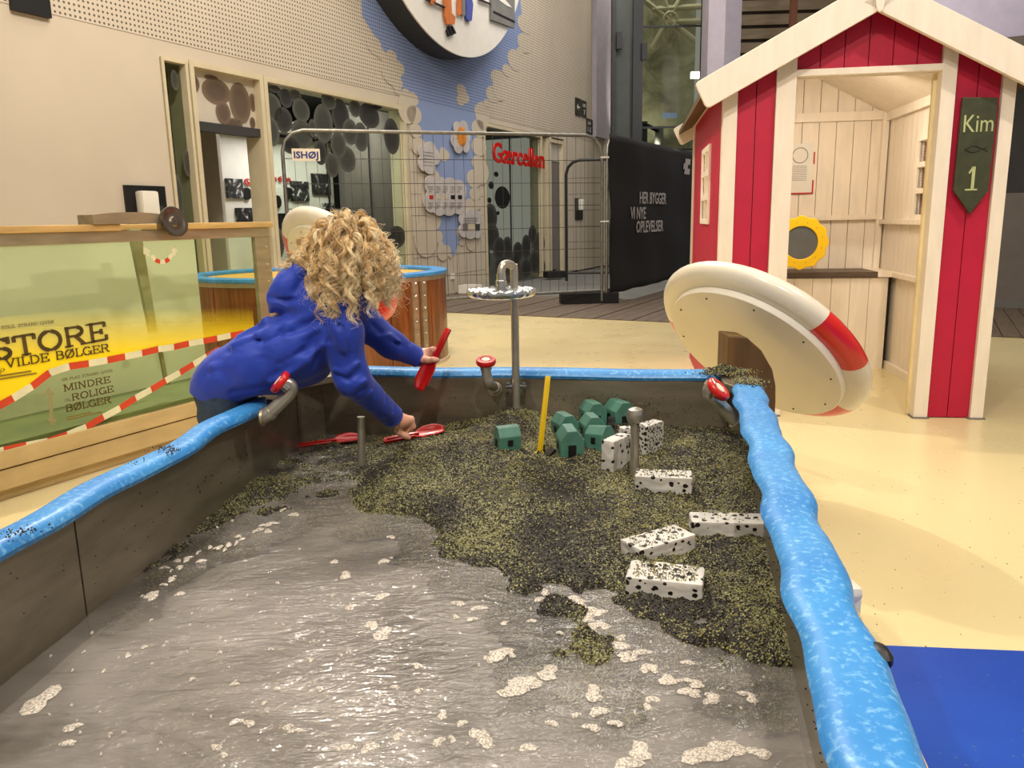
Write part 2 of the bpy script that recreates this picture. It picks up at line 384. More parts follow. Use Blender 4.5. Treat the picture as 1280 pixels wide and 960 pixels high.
fd = props(MB().add([tuple(q0 - ed * 2), tuple(q1 + ed * 6), tuple(q1 + ed * 6 + Dv * 16), tuple(q0 - ed * 2 + Dv * 16)], [(0, 1, 2, 3)]).build('floor_concrete', 'concrete'), 'grey concrete floor beyond the yellow floor', kind='structure')
fd.location.z = -.03
dk = thing('deck', 'weathered grey timber deck of narrow boards around the yellow floor', 'deck', kind='structure')
bw = .142; nb = 58
e0 = P0 - ed * 1.6
for i in range(nb):
    st = e0 + ed * (i * bw + .004); x = st.x
    L = 2.05 if i < 22 else 4.6
    Mx = frame((st.x, st.y, 0), Dv)               # x along the board, y to the left of it
    o = MB().box((0, -bw + .010, -.03), (L, 0, .006 + .002 * (i % 3))).build('board', 'deck_wood', dk)
    o.matrix_world = Mx
# ------------------------------------------------------------------ long wall with windows (local x along wall, y behind it)
WA = radians(25); WO = onz(560, 368); WD = Vector((sin(WA), cos(WA), 0)); WN = Vector((cos(WA), -sin(WA), 0))
WF = frame(WO, WD)                                # local +y points away from the viewer
def wl(px, py, off=0.):                           # point on the wall face in (s, z)
    q = onpl(px, py, WO + WN * off, WN); return (q - WO).dot(WD), q.z
def wbox(name, m, s0, s1, z0, z1, y0, y1, parent=None, **k):
    o = MB().box((s0, y0, z0), (s1, y1, z1)).build(name, m, parent); o.matrix_world = WF; return o
wall = thing('wall_back', 'long off-white wall with perforated upper panels', 'wall', kind='structure')
HW = 8.0; T = .22
segs = [(-14, -4.84, 0, 2.6), (-.92, 1.25, 0, 2.6), (4.0, 4.05, 0, 2.6), (4.7, 7.75, 0, 2.6), (-4.84, -.92, 2.46, 2.6), (1.25, 4.7, 2.52, 2.6), (-3.3, -.92, 0, .02)]
for a, b, c, d in segs: wbox('wall_panel', 'wall_white', a, b, c, d, 0, T, wall)
wbox('perforated_panel', 'wall_white', -14, 7.75, 2.602, HW, -.004, T, wall)
# vertical shallow folds of the wall beside the lift
wbox('wall_pilaster', 'lavender', 6.3, 7.75, 2.7, HW, -.10, 0, wall)
wbox('wall_pilaster', 'wall_plain', 7.0, 7.75, 0, 2.7, -.08, 0, wall)
wbox('joint', 'mid_grey', 7.35, 7.37, 0, HW, -.11, -.07, wall)
# blue painted mural: lobed outline traced on the wall plane
edgeL = [(449, -40), (452, 20), (468, 45), (470, 68), (484, 66), (497, 76), (500, 95), (494, 112), (503, 116), (514, 116), (520, 132), (518, 155), (524, 172), (526, 195), (541, 212), (546, 228), (540, 262), (547, 288), (549, 304), (556, 307), (562, 320), (567, 320)]
edgeR = [(572, 306), (578, 300), (576, 280), (584, 262), (594, 262), (594, 250), (588, 235), (592, 212), (597, 195), (595, 172), (597, 150), (601, 130), (611, 128), (616, 108), (624, 88), (639, 88), (643, 62), (652, 66), (655, 42), (652, 20), (649, -10), (646, -40)]
pts = [wl(*p) for p in edgeL + edgeR]
o = MB().add([(s, -.006, z) for s, z in pts], [tuple(range(len(pts)))]).build('mural', 'mural_blue', wall); o.matrix_world = WF; o['label'] = 'blue painted sky with cloud-shaped edge'
def lobes(px, py, rs, name, m, parent, off=.008, th=.004, WFm=None):
    mb = MB()
    for iq, (dx, dy, r, ry) in enumerate(rs):
        s, z = wl(px + dx, py + dy); s1, _ = wl(px + dx + r, py + dy); _, z1 = wl(px + dx, py + dy - ry)
        a = abs(s1 - s); b = abs(z1 - z)
        mb.prism([(s + a * cos(2 * pi * k / 20), z + b * sin(2 * pi * k / 20)) for k in range(20)], off, off + th + .0003 * (iq % 12), Matrix(((1, 0, 0, 0), (0, 0, -1, 0), (0, 1, 0, 0), (0, 0, 0, 1))))
    o = mb.build(name, m, parent)
    if parent is wall: o.matrix_world = WF
    else: o.matrix_parent_inverse = WM[parent.name].inverted() @ WF
    return o
def scal(edge, side, rr=(5, 10)):
    k = 0
    for (x, y), (x2, y2) in zip(edge[:-1], edge[1:]):
        yield ((x + x2) / 2 - side * 2, (y + y2) / 2, math.hypot(x2 - x, y2 - y) * .42, math.hypot(x2 - x, y2 - y) * .5)
lobes(0, 0, [(x, y, min(r, 9), ry) for x, y, r, ry in scal(edgeL[2:], 1)] + [(488, 88, 12, 18), (508, 135, 11, 20), (532, 300, 14, 22), (536, 250, 9, 22), (553, 316, 7, 10)], 'painted_cloud_edge', 'wall_white', wall, .008, .001)
lobes(0, 0, [(x, y, min(r, 9), ry) for x, y, r, ry in scal(edgeR[:-2], -1)] + [(588, 290, 8, 24), (601, 215, 9, 16), (602, 145, 8, 18), (586, 262, 9, 14), (624, 108, 9, 18)], 'painted_cloud_edge', 'wall_white', wall, .008, .001)
lobes(576, 120, [(0, -7, 6, 8), (4, 2, 6, 7), (-1, 5, 5, 7)], 'painted_cloud', 'wall_white', wall, .008, .002)
lobes(553, 193, [(0, -3, 4, 6), (4, 1, 4, 6), (-3, 3, 4, 4), (1, 4, 4, 5)], 'painted_cloud', 'wall_white', wall, .008, .002)
# tile joints of the lower wall
mb = MB()
for k in range(-9, 13):
    s = k * .18
    if -.9 < s < 1.24: mb.box((s, -.0025, .05), (s + .004, .0, 2.44))
for k in range(1, 9): mb.box((-.9, -.0025, k * .28), (1.24, 0, k * .28 + .004))
o = mb.build('tile_joint', 'mid_grey', wall); o['kind'] = 'stuff'; o.matrix_world = WF
# cloud-shaped information boards hung on the mural
def board_thing(name, label, px, py, rs, extra):
    s, z = wl(px, py); base = WF @ Vector((s, 0, z)); t = thing(name, label, 'sign', tuple(base), group=None)
    o = lobes(px, py, rs, 'cloud_panel', 'pale_print', t, .03, .012); o2 = None
    for i, (x0, y0, x1, y1, m, nm) in enumerate(extra):
        a = wl(px + x0, py + y0); b = wl(px + x1, py + y1)
        q = MB().box((min(a[0], b[0]), -.0485, min(a[1], b[1])), (max(a[0], b[0]), -.0425, max(a[1], b[1]))).build(nm, m, t)
        q.matrix_parent_inverse = WM[t.name].inverted() @ WF
    return t
txt = lambda x0, y0, x1, n, dy=3: [(x0, y0 + dy * i, x1 - (2 if i % 3 == 2 else 0), y0 + dy * i + 1.1, 'print_grey', 'text_line') for i in range(n)]
board_thing('cloud_sign', 'cloud-shaped grey text board, upper left on the blue mural', 533, 198, [(-6, -8, 7, 9), (2, -12, 7, 9), (8, -2, 6, 10), (-7, 6, 6, 10), (1, 12, 7, 8), (0, 0, 10, 12)], txt(-7, -8, 5, 5, 4))
board_thing('cloud_sign', 'wide cloud-shaped board with five text columns and small pictures on the mural', 554, 245, [(-18, -14, 8, 12), (-18, 8, 9, 13), (-6, -12, 9, 12), (6, -11, 9, 12), (17, -6, 9, 14), (16, 10, 9, 13), (4, 13, 10, 12), (-8, 13, 9, 12), (0, 0, 22, 18)],
            sum([txt(-22 + 9 * k, -12, -16 + 9 * k, 3, 3) + txt(-22 + 9 * k, 8, -16 + 9 * k, 3, 3) + [(-21 + 9 * k, -1, -16 + 9 * k, 4, ['text_red', 'trim_cream', 'trim_cream', 'black', 'black'][k], 'picture')] for k in range(5)], []))
board_thing('cloud_sign', 'cloud-shaped board with three small square photos, lowest on the mural', 585, 280, [(-8, -6, 6, 9), (0, -10, 7, 9), (8, -8, 6, 9), (-8, 8, 6, 9), (0, 11, 7, 8), (8, 8, 6, 10), (0, 0, 11, 13)],
            txt(-9, -8, 9, 3, 3) + [(-10, 0, -3.5, 8, 'mid_grey', 'picture'), (-2, 0, 4.5, 8, 'trim_cream', 'picture'), (6, 0, 11.5, 8, 'dark_grey', 'picture')])
t = board_thing('sun_sign', 'white cloud-shaped board with an orange sun on the blue mural', 573, 172, [(-4, -12, 5, 8), (4, -13, 5, 8), (8, -2, 4, 9), (6, 10, 5, 9), (-3, 13, 5, 7), (-7, 4, 5, 9), (0, 0, 8, 14)], [])
mat('sun_orange', (226, 140, 30), .6)
s, z = wl(573.5, 171); a = abs(wl(579.5, 171)[0] - s); b = abs(wl(573.5, 158)[1] - z)
o = MB().prism([(s + a * (1 if k % 2 else .68) * cos(pi * k / 16), z + b * (1 if k % 2 else .68) * sin(pi * k / 16)) for k in range(32)], .043, .054, Matrix(((1, 0, 0, 0), (0, 0, -1, 0), (0, 1, 0, 0), (0, 0, 0, 1)))).build('sun', 'sun_orange', t); o.matrix_parent_inverse = WM[t.name].inverted() @ WF; o['label'] = 'orange jagged sun'
# ---- windows
def lobes1(M0, name, px, py, rx, ry, m, parent, off, wlf=wl, rot=0):
    s, z = wlf(px, py); a = abs(wlf(px + rx, py)[0] - wlf(px - rx, py)[0]) / 2; b = abs(wlf(px, py - ry)[1] - wlf(px, py + ry)[1]) / 2
    c_, s_ = cos(rot), sin(rot); n = 22
    pp = [(a * cos(2 * pi * k / n), b * sin(2 * pi * k / n)) for k in range(n)]
    P = [(x * c_ - y * s_ * 1, x * s_ + y * c_) for x, y in pp]
    me = MB().prism(P, off, off + .003, Matrix(((1, 0, 0, 0), (0, 0, -1, 0), (0, 1, 0, 0), (0, 0, 0, 1))))
    o = me.build(name, m, parent); o.matrix_parent_inverse = (WM[parent.name].inverted() if parent.name in WM else Matrix()) @ M0 @ Matrix.Translation((s, 0, z)); return o
def window(name, s0, s1, z0, z1, label, fw=.07, gl='glass', posts=(), inset=.06):
    t = thing(name, label, 'window', kind='structure')
    for q in ((s0 - fw, s0, z0, z1 + fw), (s1, s1 + fw, z0, z1 + fw)): o = wbox('frame_post', 'trim_cream', q[0], q[1], q[2], q[3], -.012, T, t)
    wbox('frame_head', 'trim_cream', s0, s1, z1, z1 + fw, -.012, T, t)
    for p in posts: wbox('mullion', 'dark_grey', p, p + .012, z0, z1, .05, .075, t)
    if gl: wbox('glass_pane', gl, s0, s1, z0, z1, inset, inset + .008, t)
    return t
S = lambda px, py=90: wl(px, py)[0]
zt = 2.44
w1 = window('window_1', -4.80, -4.57, 0, zt, 'narrow glazed strip left of the doorway in the long wall', .03)
w2 = window('door_1', -4.47, -3.63, 0, zt, 'open doorway in the long wall with pebble print over it', .05, None)
w3 = window('window_2', -3.52, -1.0, .05, zt, 'large dark shop-like window with grey pebble prints', .05, 'glass', (-2.55, -1.72))
w4 = window('window_3', 1.32, 3.55, .0, 2.46, 'glazed entrance with red lettering and dark pebble prints', .05, 'glass', (2.35,))
w5 = window('door_2', 3.95, 4.6, .0, 2.42, 'plain beige door beside the glazed entrance', .06, None)
wbox('door_leaf', 'mid_grey', 3.95, 4.6, 0, 2.1, .06, .1, w5); wbox('transom', 'wall_plain', 3.95, 4.6, 2.1, 2.42, .05, .1, w5)
def z5(x, y): return 200 + x / 3.556, 60 + y / 3.556
def z3(x, y): return 580 + x / 3.556, 140 + y / 3.556
for x, y, a, b in [(85, 140, 26, 45), (140, 510, 22, 60), (105, 660, 55, 100)]:
    lobes1(WF, 'pebble_print', *z5(x, y), min(a, 16) / 3.556, b / 3.556, MATS['pebble_glass'], w1, -.055)
# header panel over the doorway with pebbles
o = wbox('header_panel', 'wall_plain', -4.47, -3.63, 1.98, zt, .08, .12, w2)
for x, y, a, b in [(168, 152, 34, 45), (278, 190, 62, 58), (383, 242, 46, 90), (308, 285, 32, 50), (350, 335, 44, 26), (438, 240, 14, 40), (255, 128, 30, 12), (438, 330, 12, 25)]:
    lobes1(WF, 'pebble_print', *z5(x, y), a / 3.556, b / 3.556, MATS['pebble_warm'], w2, -.078 + .001 * ((x + y) % 3))
wbox('door_track', 'dark_grey', -4.47, -3.63, 1.9, 1.98, .03, .14, w2)
for i, (x, y, a, b) in enumerate([(495, 185, 22, 22), (528, 180, 25, 16), (515, 262, 42, 62), (575, 222, 28, 42), (620, 212, 27, 28), (645, 275, 38, 52), (565, 318, 40, 57), (510, 370, 36, 65), (650, 380, 47, 65), (600, 430, 40, 40), (742, 335, 42, 88), (765, 240, 32, 33), (820, 300, 38, 75), (862, 372, 33, 58), (882, 268, 25, 38), (945, 300, 45, 55), (910, 395, 32, 65), (810, 430, 33, 60), (730, 465, 27, 55), (780, 520, 30, 55), (850, 495, 38, 58), (1046, 392, 34, 80), (560, 205, 20, 14), (692, 355, 16, 40), (1068, 840, 40, 50), (545, 870, 25, 70), (515, 900, 15, 60), (975, 262, 25, 10)]):
    lobes1(WF, 'pebble_print', *z5(x, y), a / 3.556, b / 3.556, MATS['pebble_glass' if i % 3 else 'pebble_dark'], w3, -.058 + .0035 * (i % 4), rot=.05 * ((i * 7) % 5 - 2))
for i, (x, y, a, b) in enumerate([(97, 440, 8, 60), (131, 468, 30, 62), (135, 555, 34, 62), (168, 608, 28, 52), (207, 605, 22, 52), (252, 622, 22, 45), (288, 600, 20, 55), (315, 545, 18, 42), (347, 585, 25, 50), (330, 665, 28, 52), (287, 695, 25, 42), (112, 650, 18, 60), (358, 690, 16, 36), (235, 690, 26, 50), (180, 690, 30, 60)]):
    lobes1(WF, 'pebble_print', *z3(x, y), a / 3.556, b / 3.556, MATS['pebble_dark'], w4, -.058 + .0035 * (i % 4))
for x, y, a, b in [(155, 276, 10, 12), (133, 325, 12, 17), (92, 312, 9, 14), (105, 353, 6, 9), (125, 392, 9, 13), (163, 449, 7, 9)]:
    lobes1(WF, 'dark_dot', *z3(x, y), a / 3.556, b / 3.556, MATS['red' if False else 'black'], w4, -.05)
lobes1(WF, 'round_panel', *z3(182, 380), 33 / 3.556, 50 / 3.556, MATS['black'], w4, -.047)
# red lettering on the glazed entrance
s, z = wl(*z3(122, 215)); s1, _ = wl(*z3(352, 235)); _, zt2 = wl(*z3(122, 118))
t = text('lettering', 'Gærcellen', WF @ Matrix.Translation((s, -.01, z - .02)), (zt2 - z) * .94, MATS['bright_red'], w4, s1 - s, .02, bold=.02)
# rooms behind the wall
rm = thing('wall_inner', 'white exhibit wall seen through the windows', 'wall', kind='structure')
wbox('inner_wall', 'white', -3.3, -.95, 0, 2.1, 1.2, 1.25, rm); wbox('inner_wall', 'wall_plain', -3.34, -3.3, 0, 2.1, .9, 1.25, rm); wbox('inner_wall', 'mid_grey', -5, -3.34, 0, 2.4, 1.2, 1.25, rm); wbox('inner_partition', 'dark_grey', -9, 4.7, 0, 3.2, 3.4, 3.5, rm)
wbox('inner_partition', 'mid_grey', -.95, .6, 0, 2.6, 1.0, 1.1, rm)
wbox('ceiling_inner', 'dark_grey', -9, 4.7, 2.6, 2.7, .22, 3.5, rm); wbox('beam', 'mid_grey', -5, -.95, 2.12, 2.26, .9, 1.1, rm)
wbox('inner_partition', 'wall_plain', .6, 2.3, 0, 2.0, 1.5, 1.56, rm); wbox('inner_shelf', 'white', 1.6, 2.3, .95, 1.0, 1.2, 1.5, rm)
lamp('AREA', tuple(WF @ Vector((-2.2, .5, 2.5))), tuple(WF @ Vector((-2.0, 1.2, 1.2))), 45, color=(1, .97, .93), size=.8)
lamp('AREA', tuple(WF @ Vector((-.4, .4, 2.5))), tuple(WF @ Vector((-.2, 1.1, 1.2))), 30, color=(1, .95, .88), size=.6)
lamp('AREA', tuple(WF @ Vector((1.6, .8, 2.5))), tuple(WF @ Vector((1.5, 1.5, 1.2))), 8, color=(1, .97, .93), size=.5)
# photos on the inner wall
IN = WO - WN * 1.2
def il(px, py): q = onpl(px, py, IN, WN); return (q - WO).dot(WD), q.z
for i, (x0, y0, x1, y1, r) in enumerate([(295, 583, 358, 668, 0), (365, 620, 397, 675, 1), (422, 622, 458, 708, 0), (338, 711, 402, 775, 0), (408, 752, 440, 775, 1), (583, 595, 652, 680, 0), (676, 562, 748, 652, 0), (503, 655, 530, 712, 1), (556, 620, 580, 672, 1), (628, 714, 698, 760, 0), (512, 735, 553, 820, 0), (592, 736, 626, 770, 1), (724, 690, 766, 760, 0)]):
    a = il(*z5(x0, y1)); b = il(*z5(x1, y0))
    if r: o = MB().prism([((a[0] + b[0]) / 2 + (b[0] - a[0]) / 2 * cos(k * pi / 8), (a[1] + b[1]) / 2 + (b[1] - a[1]) / 2 * sin(k * pi / 8)) for k in range(16)], 0, .03, Matrix(((1, 0, 0, 0), (0, 0, -1, 1.2), (0, 1, 0, 0), (0, 0, 0, 1)))).build('oval_panel', 'black', rm)
    else: o = MB().box((a[0], 1.17, a[1]), (b[0], 1.2, b[1])).build('photo_panel', 'photo_print', rm)
    o.matrix_world = WF
for s_, x0, x1, y in (('Gær g', 304.5, 328, 231), ('m ti', 339, 351, 226.5), ('en', 354.5, 362, 227)):
    a = il(x0, y); b = il(x1, y); text('lettering', s_, WF @ Matrix.Translation((a[0], 1.19, a[1])), .075, MATS['text_red'], rm, b[0] - a[0], .01, bold=.02)
# ---- small wall items
def wall_item(name, label, cat, x0, y0, x1, y1, th=.03, m='black', off=0.):
    a = wl(x0, y1); b = wl(x1, y0); t = thing(name, label, cat, tuple(WF @ Vector(((a[0] + b[0]) / 2, 0, (a[1] + b[1]) / 2))))
    W = b[0] - a[0]; H = b[1] - a[1]; t.rotation_euler[2] = pi / 2 - WA; WM[t.name] = Matrix.Translation(t.location) @ Matrix.Rotation(pi / 2 - WA, 4, 'Z')
    MB().box((-W / 2, -th, -H / 2), (W / 2, 0, H / 2)).build('plate', m, t); return t, W, H
t, W, H = wall_item('soap_dispenser', 'white soap dispenser on a black plate on the white wall', 'dispenser', 160, 233, 203, 292)
MB().bevbox((-.12, -.12, -.14), (.05, -.03, .15), .02).build('dispenser_body', 'white_plastic', t, True); MB().box((.08, -.04, -.12), (.15, -.03, .03)).build('switch_plate', 'dark_grey', t)
for nm, lb, x0, y0, x1, y1, s in [('direction_sign', 'black wayfinding sign with a left arrow, upper left of the four by the lift', 718.5, 124, 725.0, 144, 'ar'), ('direction_sign', 'black wayfinding sign reading 7, beside the left arrow sign', 726.2, 127, 732, 146, 'LAB 7'), ('direction_sign', 'black wayfinding sign reading 1-5, lower of the pair by the lift', 732.5, 149.5, 738.5, 167, 'LAB 1-5'), ('direction_sign', 'black wayfinding sign with a right arrow, lowest by the lift', 739.2, 152, 745.2, 168.5, 'al')]:
    t, W, H = wall_item(nm, lb, 'sign', x0, y0, x1, y1, .02)
    L = WM[t.name]
    if s in ('ar', 'al'):
        d = 1 if s == 'al' else -1; q = W * .28
        MB().box((-q, -.024, -.012), (q, -.0205, .012)).build('arrow_shaft', 'white', t)
        MB().add([(d * q * 1.1, -.024, 0), (d * q * .2, -.024, q * .8), (d * q * .2, -.024, q * .35), (d * q * .5, -.024, 0), (d * q * .2, -.024, -q * .35), (d * q * .2, -.024, -q * .8)], [(0, 1, 2, 3, 4, 5)]).build('arrow_head', 'white', t)
    else:
        a_, b_ = s.split(); text('lettering', a_, L @ Matrix.Translation((-W * .32, -.02, H * .12)), H * .2, MATS['white'], t, W * .6); text('lettering', b_, L @ Matrix.Translation((-W * (.12 if b_ == '7' else .35), -.02, -H * .36)), H * .32, MATS['white'], t, W * (.3 if b_ == '7' else .7))
t, W, H = wall_item('dispenser', 'white hand sanitiser dispenser on black plate behind the fence', 'dispenser', 718.5, 248, 727.5, 275, .02)
MB().bevbox((-.07, -.12, -.02), (.07, -.02, .2), .02).build('dispenser_body', 'white_plastic', t, True)
t, W, H = wall_item('wall_sign', 'small dark sign plate high left on the wall', 'sign', 12, -14, 56, 12.5, .04)
t, W, H = wall_item('wall_socket', 'small white wall socket low on the tiled wall', 'socket', 563.5, 342, 567, 349, .02, 'white')
# ---- big round display disc
DW = WF @ Matrix.Translation((-.141, -.35, 5.59))
t = thing('round_display', 'big round white disc sign on the blue mural with figures on it', 'sign', tuple(DW.translation)); TT = WM[t.name].inverted()
XZ = Matrix(((1, 0, 0, 0), (0, 0, -1, 0), (0, 1, 0, 0), (0, 0, 0, 1)))
circ = [(2.38 * cos(2 * pi * k / 96), 2.38 * sin(2 * pi * k / 96)) for k in range(96)]
o = MB().prism(circ, -.34, -.01, XZ).build('disc_rim', 'dark_grey', t); o.matrix_parent_inverse = TT @ DW
o = MB().prism(circ, -.01, .01, XZ).build('disc_face', 'white', t); o.matrix_parent_inverse = TT @ DW
def dl(px, py): q = onpl(px, py, WO + WN * .36, WN); return (q - WO).dot(WD) + .141, q.z - 5.59
def z6(x, y): return 480 + x / 6, y / 6
mat('orange', (205, 112, 48), .6); mat('figure_blue', (72, 86, 168), .6); mat('panel_grey', (120, 120, 116), .6)
for nm, m, P, lb in [('shelf_rail', 'black', [(300, -10), (440, 52), (440, 62), (300, 2)], None), ('shelf_rail', 'black', [(700, -8), (785, 28), (785, 36), (700, 4)], None), ('figure_panel', 'orange', [(330, -10), (368, -10), (368, 25), (345, 35), (330, 25)], 'orange figure'), ('figure_panel', 'orange', [(435, -10), (485, -10), (490, 100), (517, 130), (510, 185), (455, 185), (440, 120)], 'orange striped figure'),
                     ('figure_panel', 'orange', [(540, -10), (562, -10), (565, 110), (542, 118)], 'orange bar'), ('figure_panel', 'panel_grey', [(565, -10), (590, -10), (592, 120), (570, 118)], 'grey bar'), ('figure_panel', 'figure_blue', [(600, -10), (640, -10), (650, 35), (640, 155), (620, 165), (600, 140)], 'blue figure'),
                     ('figure_foot', 'black', [(465, 205), (475, 195), (503, 262), (490, 268)], None), ('figure_foot', 'black', [(488, 200), (496, 195), (523, 250), (512, 258)], None), ('figure_foot', 'black', [(455, 225), (462, 220), (480, 268), (470, 276)], None),
                     ('picture_frame', 'panel_grey', [(788, -10), (963, -10), (963, 215), (788, 150)], 'grey framed landscape'), ('picture_band', 'black', [(800, 82), (963, 160), (963, 176), (800, 98)], None), ('picture_band', 'white', [(825, -10), (880, -10), (940, 60), (900, 45)], None)]:
    pp = [dl(*z6(*p)) for p in P]; o = MB().prism(pp, .02, .05 if nm != 'picture_band' else .055, XZ).build(nm, m, t); o.matrix_parent_inverse = TT @ DW
    if lb: o['label'] = lb
# ------------------------------------------------------------------ right side: partition, column, timber wall, lift
g = onz(1240, 385); h = g + Nv * 6
pw = thing('wall_right', 'grey partition wall right of the red hut', 'wall', kind='structure')
F = frame(g + (-Nv) * 1.5, Nv)
for nm, m, lo, hi in [('lower_panel', 'mid_grey', (0, 0, 0), (8, .2, 1.22)), ('upper_panel', 'dark_grey', (0, .05, 1.22), (8, .2, 2.45)), ('sloping_soffit', 'mid_grey', (0, -.5, 2.45), (8, .3, 2.7)), ('baseboard', 'concrete', (0, -.02, 0), (8, 0, .07))]:
    o = MB().box(lo, hi).build(nm, m, pw); o.matrix_world = F
gp = thing('ceiling_panel', 'lavender grey ceiling panels high on the right', 'ceiling', kind='structure')
for k in range(3):
    o = MB().box((1.7 + 3.0 * k, -.3, 3.2), (4.68 + 3.0 * k, .3, 6.5)).build('grey_panel', 'lavender', gp); o.matrix_world = frame((3.9, 12.5, 0), (1, -.1, 0))
o = MB().add([(3.2, -.35, 2.9), (8, -.35, 2.6), (8, -.35, 4.6), (3.2, -.35, 3.35)], [(0, 1, 2, 3)]).build('dark_soffit', 'mid_grey', gp); o.matrix_world = frame((3.9, 11.5, 0), (1, -.1, 0))
tw = thing('wall_timber', 'brown horizontal timber slat wall behind the hut', 'wall', kind='structure')
mat('slat', (150, 132, 104), .6, var=.12, scale=2, stretch=(1, 1, 8)); mat('gap_dark', (70, 58, 44), .8)
for k in range(16):
    o = MB().box((4.4, 0, 3.0 + k * .27), (8.6, .12, 3.0 + k * .27 + .2)).build('slat', 'slat', tw); o.matrix_world = frame((0, 17.9, 0), (1, -.04, 0))
o = MB().box((4.4, .15, 0), (8.6, .2, 7.6)).build('backing', 'gap_dark', tw); o.matrix_world = frame((0, 17.9, 0), (1, -.04, 0))
mat('rust', (110, 62, 30), .5); a = ony(990, -10, 16); b = ony(991, 60, 16)
props(MB().box((a.x, 16, 2.6), (a.x + .12, 16.1, 6.2)).build('wall_post_timber', 'rust'), 'thin brown post before the timber slats', kind='structure')
a = ony(885, 50, 15.0).x; b = ony(926, 50, 15.0).x; c = a + (b - a) * .42
o = props(MB().prism([(a, 15.0), (c, 14.8), (b, 15.0), (b, 15.5), (a, 15.5)], 0, 8).build('wall_column', 'lavender'), 'tall lavender white column beside the lift shaft', kind='structure')
lamp('AREA', (5.0, 9.0, 4.6), (6.2, 12.4, 4.4), 110, color=(1, .93, .95), size=1.5)  # added lamp without a fixture, brightens the lavender panels
# lift shaft: dark steel posts and glass with a lit rock wall behind
Y0 = 16.2
lf = thing('lift_shaft', 'tall glazed lift shaft with dark steel posts and lit interior', 'lift', (ony(826, 180, Y0).x, Y0, 0), kind='structure')
def lx(px): return ony(px, 100, Y0).x
mat('steel_dark', (42, 44, 42), .4, .3); mat('shaft_panel', (60, 66, 60), .35, .2)
m, t_ = newmat('rock_print'); v = t_.coord(); t_.l(t_.ramp(t_.noise(v, 1.6, 6, .65, .8), [(.3, (84, 80, 62)), (.55, (150, 142, 112)), (.75, (176, 168, 138))]), t_.b.inputs['Base Color'])
for nm, x0, x1, y0, y1, m in [('side_panel', 767, 798, Y0, Y0 + .1, 'shaft_panel'), ('post', 764.5, 769, Y0 - .1, Y0 + .15, 'steel_dark'), ('post', 790, 802, Y0 - .12, Y0 + .2, 'steel_dark'), ('post', 877, 886, Y0 - .1, Y0 + .2, 'steel_dark')]:
    MB().box((lx(x0), y0, 0), (lx(x1), y1, 8)).build(nm, m, lf, world=True)
MB().box((lx(760), Y0 + 2.2, 0), (lx(900), Y0 + 2.3, 8)).build('rock_wall', 'rock_print', lf, world=True)
MB().box((lx(802), Y0, 0), (lx(877), Y0 + .02, 8)).build('glass_front', 'glass', lf, world=True)
for z, nm in ((5.15, 'rail'), (4.55, 'rail'), (2.72, 'rail'), (2.3, 'rail')):
    MB().box((lx(798), Y0 - .03, z), (lx(880), Y0, z + .035)).build(nm, 'steel_dark', lf, world=True)
for p, z in ((769, 4.15), (875, 4.25), (800, 3.95)): MB().box((lx(p), Y0 - .2, z), (lx(p) + .1, Y0 - .12, z + .3)).build('bracket', 'black', lf, world=True)
for a, b in (((805, 0), (868, 50)), ((850, 0), (815, 60)), ((815, 12), (877, 8)), ((835, 28), (877, 26)), ((830, 0), (840, 30))):
    p = ony(*a, Y0 + 1.5); q = ony(*b, Y0 + 1.5); MB().tube([p, q], .06, 8).build('strut', 'trim_cream', lf, world=True)
o = MB().tube([tuple(ony(838 + 8 * cos(k * pi / 8), 24 + 9 * sin(k * pi / 8), Y0 + 1.3)) for k in range(16)], .03, 6, closed=True).build('ring_joint', 'trim_cream', lf, world=True)
c = ony(872, 94, Y0 + .6); MB().box((c.x - .12, c.y, c.z - .05), (c.x + .1, c.y + .1, c.z + .07)).build('lamp', mat('lampglow', (255, 250, 235), emit=((255, 250, 240), 6)), lf, world=True)
c = ony(812, 186, Y0 + .8)
MB().box((c.x - .3, c.y, 2.28), (c.x + .5, c.y + .4, 2.36)).build('machine_base', 'black', lf, world=True); MB().box((c.x - .15, c.y, 2.36), (c.x - .05, c.y + .1, 2.95)).tube([(c.x - .12, c.y, 2.9), (c.x + .18, c.y, 2.75)], .04, 6).build('machine_arm', 'black', lf, world=True)
MB().box((c.x + .12, c.y, 2.45), (c.x + .28, c.y + .1, 2.85)).build('machine_box', 'mid_grey', lf, world=True)
a = ony(828, 148, Y0 - .05); MB().box((a.x, Y0 - .06, a.z), (a.x + .28, Y0 - .03, a.z + .1)).build('blue_label', mat('label_blue', (90, 116, 140), .5), lf, world=True)
lamp('SPOT', (lx(830), Y0 + .8, 2.4), (lx(826), Y0 + 2.2, 3.6), 160, color=(1, .97, .82), size=.1, spot=70)
lamp('AREA', (lx(840), Y0 + 1.2, 7.5), (lx(840), Y0 + 2.0, 3), 60, color=(1, .95, .82), size=1)
